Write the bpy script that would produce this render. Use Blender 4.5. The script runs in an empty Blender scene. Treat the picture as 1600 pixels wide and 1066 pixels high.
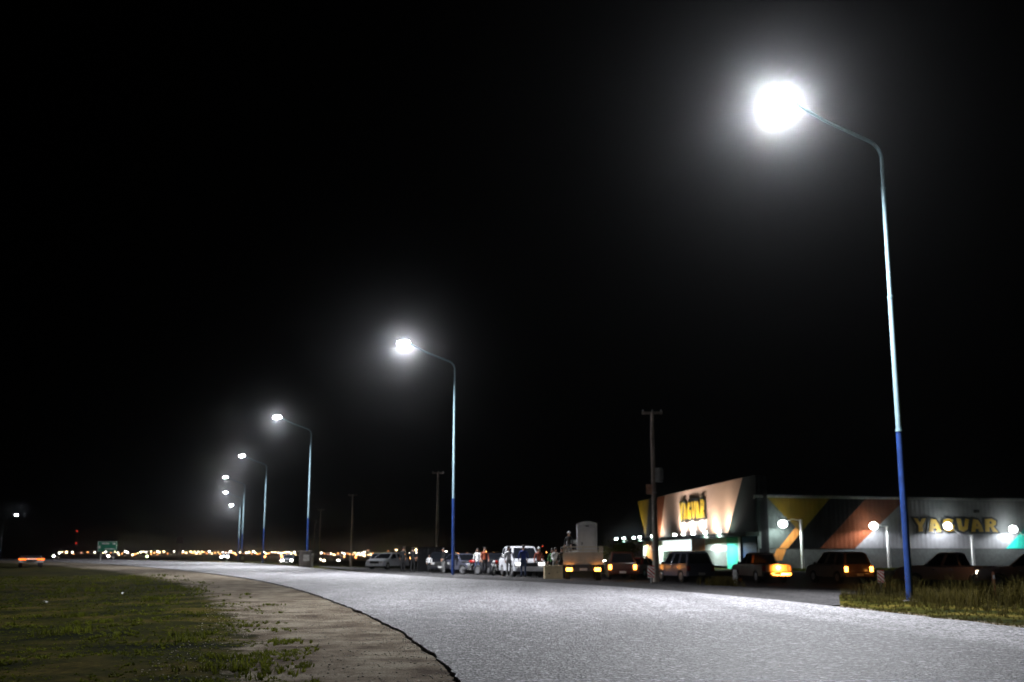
import bpy, bmesh, math, random
from math import radians as R, sin, cos, tan, pi, atan2, sqrt, exp
from mathutils import Vector, Matrix, noise
random.seed(7)
S = bpy.context.scene
COL = S.collection

# ------------------------------------------------------------------ camera
F = 1750.0; HC = 1.25; HORIZ = 865.0
PITCH = math.atan((HORIZ - 533.0) / F)
cd = bpy.data.cameras.new('camera'); cam = bpy.data.objects.new('camera', cd); COL.objects.link(cam)
cam.location = (0, 0, HC); cam.rotation_euler = (pi / 2 + PITCH, 0, 0)
cd.sensor_width = 36; cd.lens = F / 1600 * 36; cd.clip_end = 6000; cd.clip_start = 0.1
cd.dof.use_dof = True; cd.dof.focus_distance = 13.0; cd.dof.aperture_fstop = 1.75
S.camera = cam

# ------------------------------------------------------------------ world: night sky
w = bpy.data.worlds.new('World'); S.world = w; w.use_nodes = True
nt = w.node_tree; bg = nt.nodes['Background']
sky = nt.nodes.new('ShaderNodeTexSky'); sky.sky_type = 'NISHITA'; sky.sun_disc = False
sky.sun_elevation = R(-6.0); sky.sun_rotation = R(200)
nt.links.new(sky.outputs[0], bg.inputs[0]); bg.inputs[1].default_value = 0.0002
S.view_settings.view_transform = 'Standard'; S.view_settings.look = 'None'
S.view_settings.exposure = 0.0; S.view_settings.gamma = 1.0
S.cycles.use_denoising = True
S.cycles.max_bounces = 5; S.cycles.volume_bounces = 0
S.cycles.sample_clamp_indirect = 4.0
S.cycles.caustics_reflective = False; S.cycles.caustics_refractive = False
LAMP_POWER = 60000.0
LAMP_COL = (0.93, 0.95, 1.0)

# ------------------------------------------------------------------ picture rays -> places
FW = Vector((0, cos(PITCH), sin(PITCH))); UP = Vector((0, -sin(PITCH), cos(PITCH)))
def ray(u, v): return FW + Vector((1, 0, 0)) * ((u - 800) / F) + UP * ((533 - v) / F)
def at(u, v, Y):
    r = ray(u, v); return Vector((0, 0, HC)) + r * (Y / r.y)
def atz(u, v, z):
    r = ray(u, v); return Vector((0, 0, HC)) + r * ((z - HC) / r.z)

# ------------------------------------------------------------------ mesh helpers
class MB:
    def __init__(s): s.v = []; s.f = []; s.m = []
    def add(s, vs, fs, m=0):
        n = len(s.v); s.v += [tuple(p) for p in vs]
        for f in fs: s.f.append([i + n for i in f]); s.m.append(m)
    def box(s, c, d, m=0, M=None, taper=1.0):
        x, y, z = d[0] / 2, d[1] / 2, d[2] / 2
        vs = []
        for sz in (-1, 1):
            t = taper if sz > 0 else 1
            for sx, sy in ((-1, -1), (1, -1), (1, 1), (-1, 1)):
                p = Vector((sx * x * t, sy * y * t, sz * z))
                if M: p = M @ p
                vs.append(p + Vector(c))
        s.add(vs, [(0, 3, 2, 1), (4, 5, 6, 7), (0, 1, 5, 4), (1, 2, 6, 5), (2, 3, 7, 6), (3, 0, 4, 7)], m)
    def tube(s, pts, rads, n=10, m=0, cap=True):
        pts = [Vector(p) for p in pts]; rings = []
        if not isinstance(rads, (list, tuple)): rads = [rads] * len(pts)
        a = None
        for i, p in enumerate(pts):
            t = (pts[min(i + 1, len(pts) - 1)] - pts[max(i - 1, 0)]).normalized()
            if a is None:
                a = t.orthogonal().normalized()
            a = (a - t * a.dot(t)).normalized(); b = t.cross(a)
            rings.append([p + (a * cos(2 * pi * k / n) + b * sin(2 * pi * k / n)) * rads[i] for k in range(n)])
        vs = [q for r in rings for q in r]; fs = []
        for i in range(len(pts) - 1):
            for k in range(n):
                k2 = (k + 1) % n; fs.append((i * n + k, i * n + k2, (i + 1) * n + k2, (i + 1) * n + k))
        if cap:
            fs.append(tuple(range(n))[::-1]); fs.append(tuple((len(pts) - 1) * n + k for k in range(n)))
        s.add(vs, fs, m)
    def sphere(s, c, r, n=10, m=0, sc=(1, 1, 1)):
        vs = []; fs = []; k = n // 2
        for i in range(k + 1):
            th = pi * i / k
            for j in range(n):
                ph = 2 * pi * j / n
                vs.append((c[0] + r * sc[0] * sin(th) * cos(ph), c[1] + r * sc[1] * sin(th) * sin(ph), c[2] + r * sc[2] * cos(th)))
        for i in range(k):
            for j in range(n):
                j2 = (j + 1) % n; fs.append((i * n + j, (i + 1) * n + j, (i + 1) * n + j2, i * n + j2))
        s.add(vs, fs, m)
    def prism(s, poly, fn, d0, d1, m=0):
        """poly 2D, fn(a,b,depth)->3D"""
        n = len(poly)
        vs = [fn(a, b, d0) for a, b in poly] + [fn(a, b, d1) for a, b in poly]
        fs = [tuple(range(n))[::-1], tuple(range(n, 2 * n))]
        for i in range(n): j = (i + 1) % n; fs.append((i, j, j + n, i + n))
        s.add(vs, fs, m)
    def build(s, name, mats, parent=None, smooth=False, bevel=0, loc=None):
        me = bpy.data.meshes.new(name)
        me.from_pydata(s.v, [], s.f)
        if not isinstance(mats, (list, tuple)): mats = [mats]
        for x in mats: me.materials.append(x)
        if len(mats) > 1: me.polygons.foreach_set('material_index', s.m)
        bm = bmesh.new(); bm.from_mesh(me)
        bmesh.ops.remove_doubles(bm, verts=bm.verts, dist=1e-5)
        bmesh.ops.recalc_face_normals(bm, faces=bm.faces)
        if bevel:
            es = [e for e in bm.edges if e.is_manifold and e.calc_face_angle(0) > 0.5]
            bmesh.ops.bevel(bm, geom=es, offset=bevel, segments=2, profile=0.6, affect='EDGES', clamp_overlap=True)
        bm.to_mesh(me); bm.free()
        if smooth:
            me.polygons.foreach_set('use_smooth', [True] * len(me.polygons))
            try: me.set_sharp_from_angle(angle=R(38))
            except Exception: pass
        o = bpy.data.objects.new(name, me); COL.objects.link(o)
        if loc is not None: o.location = loc
        if parent: o.parent = parent
        return o
def tag(o, label=None, cat=None, group=None, kind=None):
    if label: o['label'] = label
    if cat: o['category'] = cat
    if group: o['group'] = group
    if kind: o['kind'] = kind
    return o
def empty(name, loc, rz=0, label=None, cat=None, group=None):
    o = bpy.data.objects.new(name, None); COL.objects.link(o); o.location = loc; o.rotation_euler = (0, 0, rz)
    o.empty_display_size = 0.3
    return tag(o, label, cat, group)
def copy_tree(o, parent=None):
    c = o.copy(); COL.objects.link(c); c.parent = parent
    for ch in list(o.children): copy_tree(ch, c)
    return c

# ------------------------------------------------------------------ materials
def mat(name, col, rough=0.6, metal=0.0, var=0.25, scale=3.0, bump=0.0, bscale=30.0, col2=None, spec=0.5, coat=0.0):
    m = bpy.data.materials.new(name); m.use_nodes = True; t = m.node_tree; b = t.nodes['Principled BSDF']
    tc = t.nodes.new('ShaderNodeTexCoord'); n = t.nodes.new('ShaderNodeTexNoise')
    n.inputs['Scale'].default_value = scale; n.inputs['Detail'].default_value = 6
    t.links.new(tc.outputs['Object'], n.inputs['Vector'])
    r = t.nodes.new('ShaderNodeValToRGB'); r.color_ramp.elements[0].position = 0.3; r.color_ramp.elements[1].position = 0.7
    c2 = col2 if col2 else tuple(min(1, c * (1 + var)) for c in col)
    r.color_ramp.elements[0].color = (*[c * (1 - var) for c in col], 1); r.color_ramp.elements[1].color = (*c2, 1)
    t.links.new(n.outputs[0], r.inputs[0]); t.links.new(r.outputs[0], b.inputs['Base Color'])
    b.inputs['Roughness'].default_value = rough; b.inputs['Metallic'].default_value = metal
    b.inputs['Specular IOR Level'].default_value = spec
    if coat: b.inputs['Coat Weight'].default_value = coat; b.inputs['Coat Roughness'].default_value = 0.08
    if bump:
        n2 = t.nodes.new('ShaderNodeTexNoise'); n2.inputs['Scale'].default_value = bscale; n2.inputs['Detail'].default_value = 4
        t.links.new(tc.outputs['Object'], n2.inputs['Vector'])
        bp = t.nodes.new('ShaderNodeBump'); bp.inputs['Strength'].default_value = bump; bp.inputs['Distance'].default_value = 0.02
        t.links.new(n2.outputs[0], bp.inputs['Height']); t.links.new(bp.outputs[0], b.inputs['Normal'])
    return m
def emit(name, col, st, sample=True):
    m = bpy.data.materials.new(name); m.use_nodes = True; t = m.node_tree; b = t.nodes['Principled BSDF']
    b.inputs['Base Color'].default_value = (*[min(1, c) * 0.5 for c in col], 1)
    b.inputs['Emission Color'].default_value = (*col, 1); b.inputs['Emission Strength'].default_value = st
    if not sample: m.cycles.emission_sampling = 'NONE'
    return m
def clad(name, col, rough=0.55, per=0.28):
    """profiled metal sheet: vertical ribs"""
    m = mat(name, col, max(rough, .75), var=0.3, scale=0.35, spec=.08); t = m.node_tree; b = t.nodes['Principled BSDF']
    tc = t.nodes.new('ShaderNodeTexCoord'); wv = t.nodes.new('ShaderNodeTexWave'); wv.bands_direction = 'X'
    wv.inputs['Scale'].default_value = 0.32 / per * 0.5; wv.inputs['Distortion'].default_value = 0
    t.links.new(tc.outputs['Object'], wv.inputs['Vector'])
    bp = t.nodes.new('ShaderNodeBump'); bp.inputs['Strength'].default_value = 0.8; bp.inputs['Distance'].default_value = 0.03
    t.links.new(wv.outputs[0], bp.inputs['Height']); t.links.new(bp.outputs[0], b.inputs['Normal'])
    return m
M = {}
M['blue'] = mat('blue_paint', (0.01, 0.035, 0.15), 0.45, var=0.3, scale=5, coat=0.2)
M['pale'] = mat('pale_blue_paint', (0.2, 0.31, 0.35), 0.45, var=0.1, scale=5)
M['galv'] = mat('galvanised_steel', (0.5, 0.5, 0.5), 0.45, 0.5)
M['darkmetal'] = mat('dark_metal', (0.04, 0.04, 0.045), 0.5, 0.3)
M['white'] = mat('white_paint', (0.75, 0.75, 0.75), 0.45, var=0.08)
M['concrete'] = mat('concrete', (0.16, 0.15, 0.14), 0.85, bump=0.4, bscale=12)
M['rubber'] = mat('rubber', (0.02, 0.02, 0.02), 0.8)
M['rim'] = mat('wheel_alloy', (0.35, 0.35, 0.36), 0.35, 0.7)
M['glass'] = mat('dark_glass', (0.012, 0.014, 0.018), 0.06, var=0.1, spec=0.8)
M['chrome'] = mat('chrome', (0.6, 0.6, 0.6), 0.2, 0.9)
M['plastic'] = mat('black_plastic', (0.02, 0.02, 0.02), 0.55)
M['plate'] = mat('plate_white', (0.6, 0.6, 0.58), 0.5)
M['lens_red'] = mat('red_lens', (0.35, 0.01, 0.01), 0.2)
M['lens_clear'] = mat('clear_lens', (0.5, 0.5, 0.5), 0.15)
M['led'] = emit('led_glow', (0.95, 0.97, 1.0), 130.0, False)
M['skin'] = mat('skin', (0.36, 0.2, 0.14), 0.55, var=0.1)
M['hair'] = mat('dark_hair', (0.015, 0.01, 0.008), 0.7)
M['shoe'] = mat('shoe_leather', (0.03, 0.025, 0.02), 0.6)

# ------------------------------------------------------------------ terrain and road
def sstep(a, b, x):
    t = max(0, min(1, (x - a) / (b - a))); return t * t * (3 - 2 * t)
def interp(tab, y):
    if y <= tab[0][0]:
        (y0, x0), (y1, x1) = tab[0], tab[1]
    elif y >= tab[-1][0]:
        (y0, x0), (y1, x1) = tab[-2], tab[-1]
        return x1 + (x1 - x0) / (y1 - y0) * (y - y1)
    else:
        for i in range(len(tab) - 1):
            if tab[i][0] <= y <= tab[i + 1][0]: break
        (y0, x0), (y1, x1) = tab[i], tab[i + 1]
        # catmull-rom
        t = (y - y0) / (y1 - y0)
        ym, xm = tab[max(i - 1, 0)]; yp, xp = tab[min(i + 2, len(tab) - 1)]
        s0 = (x1 - xm) / (y1 - ym) * (y1 - y0); s1 = (xp - x0) / (yp - y0) * (y1 - y0)
        h = t * t
        return (2*t*h - 3*h + 1) * x0 + (t*h - 2*h + t) * s0 + (3*h - 2*t*h) * x1 + (t*h - h) * s1
    return x0 + (x1 - x0) / (y1 - y0) * (y - y0)
LEFT = [(-60, 10.0), (-20, 2.8), (0, 0.7)]
for u, v in ((722, 1066), (655, 1005), (600, 972), (540, 946), (470, 922), (400, 906), (330, 896), (270, 889.5), (220, 885.5), (150, 880.5)):
    p = atz(u, v, 0); LEFT.append((p.y, p.x))
LEFT += [(225, -105), (330, -220)]
RIGHT = [(-60, 22), (-20, 12.5), (0, 9.6)]
for u, v in ((1600, 981), (1400, 958), (1200, 936), (1000, 919), (850, 910), (700, 903), (560, 893.5), (470, 886), (400, 880.5)):
    p = atz(u, v, 0); RIGHT.append((p.y, p.x))
RIGHT += [(185, -54), (262, -100), (345, -190)]
LEFT.sort(); RIGHT.sort()
def drop(x, y): return -4.5 * sstep(270, 430, sqrt(x * x + y * y))
def edges(y): return interp(LEFT, y), interp(RIGHT, y)
def gz(x, y):
    l, r = edges(min(max(y, -60), 400)); d = drop(x, y)
    if x < l + 0.45:
        o = max(0.0, l - x) * 0.8
        z = -0.04 + 0.035 * noise.noise(Vector((y * 0.6, 21, 0))) - 0.12 * sstep(2, 10, o) + 0.12 * sstep(10, 30, o)
        z += 0.05 * noise.noise(Vector((x * 0.25, y * 0.25, 0))) * sstep(0.5, 4, o)
        z += 0.012 * noise.noise(Vector((x * 2.0, y * 2.0, 3)))
    elif x > r - 0.45:
        o = max(0.0, x - r) * 0.85
        k = sstep(20, 45, y)
        z = -0.06 - 0.44 * sstep(1.5, 16, o) * (0.35 + 0.65 * k)
        z += 0.02 * noise.noise(Vector((x, y, 5)))
    else: z = -0.12
    return z + d
def rz_(x, y): return drop(x, y)

def ymap():
    ys = [-60, -40, -25, -15, -8, -3, 0, 2, 4]
    y = 5.0
    while y < 3500:
        ys.append(y); y += max(0.25, (y * 0.022) if y < 500 else y * 0.08)
    return ys
YS = ymap()
LO = [-3500, -2000, -1200, -700, -450, -300, -220, -160, -120, -90, -70, -56, -45, -37, -30, -25, -21, -18, -15.5, -13.5, -12, -10.5] + [-9.5 + 0.35 * k for k in range(26)] + [-0.35, -0.15, 0.0]
RO = [0.0, 0.3, 0.8, 1.5, 2.2, 3, 4, 5, 6, 7.5, 9, 11, 13, 16, 20, 25, 31, 38, 46, 56, 70, 90, 120, 160, 220, 300, 450, 700, 1200, 2000, 3500]
mb = MB(); cols = None; rows = []
for y in YS:
    l, r = edges(min(y, 345 + (y - 345) * 0.0) if y > 345 else y)
    row = [l + o for o in LO] + [l + 0.4, l + 0.8, l + (r - l) * 0.5, r - 0.8, r - 0.4] + [r + o for o in RO]
    rows.append([(x, y, gz(x, y)) for x in row])
n = len(rows[0])
mb.v = [p for r_ in rows for p in r_]
for i in range(len(rows) - 1):
    for k in range(n - 1):
        mb.f.append((i * n + k, i * n + k + 1, (i + 1) * n + k + 1, (i + 1) * n + k)); mb.m.append(0)

def ground_mat():
    m = bpy.data.materials.new('soil_and_grass'); m.use_nodes = True; t = m.node_tree; b = t.nodes['Principled BSDF']; L = t.links
    N = t.nodes.new
    tc = N('ShaderNodeTexCoord')
    at_ = N('ShaderNodeAttribute'); at_.attribute_name = 'grassy'
    def ns(sc, det=6, rough=0.6):
        x = N('ShaderNodeTexNoise'); x.inputs['Scale'].default_value = sc; x.inputs['Detail'].default_value = det
        x.inputs['Roughness'].default_value = rough; L.new(tc.outputs['Object'], x.inputs['Vector']); return x
    def ramp(src, *st):
        x = N('ShaderNodeValToRGB'); e = x.color_ramp.elements
        while len(e) < len(st): e.new(0.5)
        for i, (p, c) in enumerate(st): e[i].position = p; e[i].color = (*c, 1)
        L.new(src, x.inputs[0]); return x
    soil = ramp(ns(0.9, 10, 0.72).outputs[0], (0.36, (0.045, 0.033, 0.025)), (0.47, (0.11, 0.088, 0.065)), (0.6, (0.2, 0.175, 0.135)))
    peb = ramp(ns(45, 5, 0.7).outputs[0], (0.38, (0.35, 0.34, 0.33)), (0.5, (1, 1, 1)), (0.64, (1.5, 1.5, 1.5)))
    mx = N('ShaderNodeMix'); mx.data_type = 'RGBA'; mx.blend_type = 'MULTIPLY'; mx.inputs[0].default_value = 0.8
    L.new(soil.outputs[0], mx.inputs[6]); L.new(peb.outputs[0], mx.inputs[7])
    gr = ramp(ns(0.5, 9, 0.65).outputs[0], (0.38, (0.004, 0.006, 0.001)), (0.5, (0.022, 0.022, 0.0025)), (0.62, (0.06, 0.046, 0.009)))
    dt = ramp(ns(9, 5, 0.7).outputs[0], (0.35, (0.35, 0.35, 0.35)), (0.65, (1.2, 1.2, 1.2)))
    mg = N('ShaderNodeMix'); mg.data_type = 'RGBA'; mg.blend_type = 'MULTIPLY'; mg.inputs[0].default_value = 0.8
    L.new(gr.outputs[0], mg.inputs[6]); L.new(dt.outputs[0], mg.inputs[7])
    # patchy transition
    pn = ns(1.6, 8, 0.7); ma = N('ShaderNodeMath'); ma.operation = 'MULTIPLY_ADD'; ma.inputs[1].default_value = 1.5; ma.inputs[2].default_value = -0.75
    L.new(pn.outputs[0], ma.inputs[0]); ad = N('ShaderNodeMath'); ad.operation = 'ADD'
    L.new(ma.outputs[0], ad.inputs[0]); L.new(at_.outputs['Fac'], ad.inputs[1])
    fr = ramp(ad.outputs[0], (0.42, (0, 0, 0)), (0.62, (1, 1, 1)))
    fx = N('ShaderNodeMix'); fx.data_type = 'RGBA'; L.new(fr.outputs[0], fx.inputs[0]); L.new(mx.outputs[2], fx.inputs[6]); L.new(mg.outputs[2], fx.inputs[7])
    L.new(fx.outputs[2], b.inputs['Base Color']); b.inputs['Roughness'].default_value = 1.0; b.inputs['Specular IOR Level'].default_value = 0.03
    bn = ns(38, 6, 0.7); bp = N('ShaderNodeBump'); bp.inputs['Strength'].default_value = 0.9; bp.inputs['Distance'].default_value = 0.015
    L.new(bn.outputs[0], bp.inputs['Height']); L.new(bp.outputs[0], b.inputs['Normal'])
    return m
ground = mb.build('ground', ground_mat(), smooth=True); tag(ground, kind='structure')
def grassy(x, y):
    l, r = edges(min(max(y, -60), 345))
    if x < l:
        o = l - x; w_ = 1.6 + y * 0.036      # bare shoulder width
        return sstep(w_ * 0.55, w_ * 1.7, o)
    if x > r:
        return max(0.0, sstep(0.2, 1.2, x - r))
    return 0
ca = ground.data.color_attributes.new('grassy', 'FLOAT_COLOR', 'POINT')
for i, vtx in enumerate(ground.data.vertices):
    g = grassy(vtx.co.x, vtx.co.y); ca.data[i].color = (g, g, g, 1)

def road_mat(name, dark, light, rough, spec=0.4):
    m = bpy.data.materials.new(name); m.use_nodes = True; t = m.node_tree; b = t.nodes['Principled BSDF']; L = t.links; N = t.nodes.new
    tc = N('ShaderNodeTexCoord')
    vo = N('ShaderNodeTexVoronoi'); vo.inputs['Scale'].default_value = 26; L.new(tc.outputs['Object'], vo.inputs['Vector'])
    r1 = N('ShaderNodeValToRGB'); e = r1.color_ramp.elements; e[0].color = (*dark, 1); e[1].color = (*light, 1); e[0].position = 0.3; e[1].position = 0.75
    sp = N('ShaderNodeSeparateColor'); L.new(vo.outputs['Color'], sp.inputs[0]); L.new(sp.outputs[0], r1.inputs[0])
    n1 = N('ShaderNodeTexNoise'); n1.inputs['Scale'].default_value = 0.8; n1.inputs['Detail'].default_value = 9; n1.inputs['Roughness'].default_value = 0.65
    L.new(tc.outputs['Object'], n1.inputs['Vector'])
    r2 = N('ShaderNodeValToRGB'); r2.color_ramp.elements[0].color = (0.62, 0.62, 0.62, 1); r2.color_ramp.elements[1].color = (1.15, 1.15, 1.15, 1)
    r2.color_ramp.elements[0].position = 0.3; r2.color_ramp.elements[1].position = 0.68; L.new(n1.outputs[0], r2.inputs[0])
    mx = N('ShaderNodeMix'); mx.data_type = 'RGBA'; mx.blend_type = 'MULTIPLY'; mx.inputs[0].default_value = 1
    L.new(r1.outputs[0], mx.inputs[6]); L.new(r2.outputs[0], mx.inputs[7]); L.new(mx.outputs[2], b.inputs['Base Color'])
    b.inputs['Roughness'].default_value = rough; b.inputs['Specular IOR Level'].default_value = spec
    # coarse clusters of bare and bitumen-rich chippings
    n4 = N('ShaderNodeTexNoise'); n4.inputs['Scale'].default_value = 7.5; n4.inputs['Detail'].default_value = 6; n4.inputs['Roughness'].default_value = 0.75
    L.new(tc.outputs['Object'], n4.inputs['Vector'])
    r4 = N('ShaderNodeValToRGB'); r4.color_ramp.elements[0].color = (0.6, 0.6, 0.61, 1); r4.color_ramp.elements[1].color = (1.12, 1.12, 1.12, 1)
    r4.color_ramp.elements[0].position = 0.42; r4.color_ramp.elements[1].position = 0.6; L.new(n4.outputs[0], r4.inputs[0])
    m4 = N('ShaderNodeMix'); m4.data_type = 'RGBA'; m4.blend_type = 'MULTIPLY'; m4.inputs[0].default_value = 1
    L.new(mx.outputs[2], m4.inputs[6]); L.new(r4.outputs[0], m4.inputs[7])
    # open-textured chips of the near lane, plus lamp falloff painted in as darker colour
    ac = N('ShaderNodeAttribute'); ac.attribute_name = 'coarse_light_falloff'
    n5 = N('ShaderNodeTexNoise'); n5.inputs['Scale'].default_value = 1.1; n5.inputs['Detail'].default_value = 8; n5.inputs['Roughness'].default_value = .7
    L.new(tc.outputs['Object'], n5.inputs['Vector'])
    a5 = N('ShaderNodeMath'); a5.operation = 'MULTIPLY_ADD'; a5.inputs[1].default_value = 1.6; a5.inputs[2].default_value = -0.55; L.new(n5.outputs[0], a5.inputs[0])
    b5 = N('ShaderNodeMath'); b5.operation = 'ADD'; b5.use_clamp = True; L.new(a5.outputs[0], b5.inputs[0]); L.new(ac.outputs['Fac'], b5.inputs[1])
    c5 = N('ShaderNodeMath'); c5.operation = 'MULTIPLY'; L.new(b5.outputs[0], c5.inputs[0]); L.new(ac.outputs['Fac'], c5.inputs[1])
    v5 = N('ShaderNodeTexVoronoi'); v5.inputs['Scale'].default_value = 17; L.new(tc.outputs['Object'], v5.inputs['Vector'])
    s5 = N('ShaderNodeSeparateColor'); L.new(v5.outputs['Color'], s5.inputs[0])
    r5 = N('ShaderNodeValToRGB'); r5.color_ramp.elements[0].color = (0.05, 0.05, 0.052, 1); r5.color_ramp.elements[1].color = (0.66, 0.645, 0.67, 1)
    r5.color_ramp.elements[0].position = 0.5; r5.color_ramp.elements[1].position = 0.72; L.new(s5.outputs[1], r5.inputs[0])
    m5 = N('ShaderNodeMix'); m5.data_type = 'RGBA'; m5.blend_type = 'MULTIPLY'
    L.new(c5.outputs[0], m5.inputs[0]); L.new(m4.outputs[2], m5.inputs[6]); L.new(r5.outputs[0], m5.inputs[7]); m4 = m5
    # long faint bands worn along the driving direction
    mp = N('ShaderNodeMapping'); mp.inputs['Rotation'].default_value = (0, 0, R(-20)); mp.inputs['Scale'].default_value = (0.9, 0.04, 1)
    L.new(tc.outputs['Object'], mp.inputs['Vector'])
    n3 = N('ShaderNodeTexNoise'); n3.inputs['Scale'].default_value = 1.0; n3.inputs['Detail'].default_value = 5; L.new(mp.outputs[0], n3.inputs['Vector'])
    r3 = N('ShaderNodeValToRGB'); r3.color_ramp.elements[0].color = (0.75, 0.75, 0.75, 1); r3.color_ramp.elements[1].color = (1.1, 1.1, 1.1, 1)
    r3.color_ramp.elements[0].position = 0.35; r3.color_ramp.elements[1].position = 0.62; L.new(n3.outputs[0], r3.inputs[0])
    m3 = N('ShaderNodeMix'); m3.data_type = 'RGBA'; m3.blend_type = 'MULTIPLY'; m3.inputs[0].default_value = 1
    L.new(m4.outputs[2], m3.inputs[6]); L.new(r3.outputs[0], m3.inputs[7]); L.new(m3.outputs[2], b.inputs['Base Color'])
    n2 = N('ShaderNodeTexNoise'); n2.inputs['Scale'].default_value = 17; n2.inputs['Detail'].default_value = 5; n2.inputs['Roughness'].default_value = 0.7
    L.new(tc.outputs['Object'], n2.inputs['Vector'])
    ad = N('ShaderNodeMath'); ad.operation = 'ADD'; L.new(n2.outputs[0], ad.inputs[0]); L.new(vo.outputs['Distance'], ad.inputs[1])
    bp = N('ShaderNodeBump'); bp.inputs['Strength'].default_value = 1.0; bp.inputs['Distance'].default_value = 0.04
    L.new(ad.outputs[0], bp.inputs['Height']); L.new(bp.outputs[0], b.inputs['Normal'])
    return m
mb = MB(); rows = []
ys = []; y = -60.0
while y < 344:
    ys.append(y); y += 2.0 if y < 6 else (0.12 if y < 40 else (0.5 if y < 90 else 2.0))
for y in ys:
    l, r = edges(y)
    br = 1.0 if y < 60 else 0.4
    jl = br * (0.05 * noise.noise(Vector((y * 1.1, 0, 0))) + 0.04 * noise.noise(Vector((y * 4.0, 7, 0))) + 0.22 * max(0, noise.noise(Vector((y * 0.45, 3, 9))) - 0.15))
    jr = br * (0.12 * noise.noise(Vector((y * 0.9, 40, 0))) + 0.05 * noise.noise(Vector((y * 4, 47, 0))))
    l += jl; r += jr
    xs = [l, l + 0.12, l + 0.6] + [l + (r - l) * k / 40 for k in range(4, 37)] + [r - 0.6, r - 0.12, r]
    row = [(l - 0.01, y, rz_(l, y) - 0.10)]
    for i, x in enumerate(xs):
        e = min(i, len(xs) - 1 - i)
        row.append((x, y, rz_(x, y) + (-0.006 if e == 0 else 0.012 * noise.noise(Vector((x * .4, y * .2, 1))) * (1 if e > 1 else 0.3)) ))
    row.append((r + 0.01, y, rz_(r, y) - 0.16))
    rows.append(row)
n = len(rows[0]); mb.v = [p for r_ in rows for p in r_]
for i in range(len(rows) - 1):
    for k in range(n - 1):
        mb.f.append((i * n + k, i * n + k + 1, (i + 1) * n + k + 1, (i + 1) * n + k)); mb.m.append(0)
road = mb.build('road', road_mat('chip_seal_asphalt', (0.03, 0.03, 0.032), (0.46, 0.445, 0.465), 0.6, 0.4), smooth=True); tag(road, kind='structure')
ca = road.data.color_attributes.new('coarse_light_falloff', 'FLOAT_COLOR', 'POINT')
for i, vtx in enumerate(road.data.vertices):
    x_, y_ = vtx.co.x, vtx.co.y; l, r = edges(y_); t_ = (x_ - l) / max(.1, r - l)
    g = (1 - sstep(15, 34, y_ + 3 * noise.noise(Vector((x_ * .3, y_ * .1, 2))))) * (1 - sstep(.74, .84, t_ + .02 * noise.noise(Vector((y_ * .3, 0, 0)))))  # fades with distance: chip texture together with the painted lamp falloff
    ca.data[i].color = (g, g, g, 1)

# paved parking apron behind the road
mb = MB(); rows = []
for i in range(68):
    y = 29 + i * 1.3
    l, r = edges(y)
    x0 = r + 0.02 + (0.0 if y < 62 else (y - 62) * 0.05)
    x1 = max(46, x0 + 20) if y > 47 else max(x0 + .6, 0.285 * y + max(0, y - 38) * 1.0)
    rows.append([(x0 + (x1 - x0) * k / 40, y, gz(x0 + (x1 - x0) * k / 40, y) + 0.03) for k in range(41)])
n = 41; mb.v = [p for r_ in rows for p in r_]
for i in range(len(rows) - 1):
    for k in range(n - 1):
        mb.f.append((i * n + k, i * n + k + 1, (i + 1) * n + k + 1, (i + 1) * n + k)); mb.m.append(0)
lot = mb.build('parking_apron', road_mat('worn_dark_asphalt', (0.02, 0.02, 0.021), (0.09, 0.085, 0.085), 0.85, .15), smooth=True); tag(lot, kind='structure')

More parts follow.
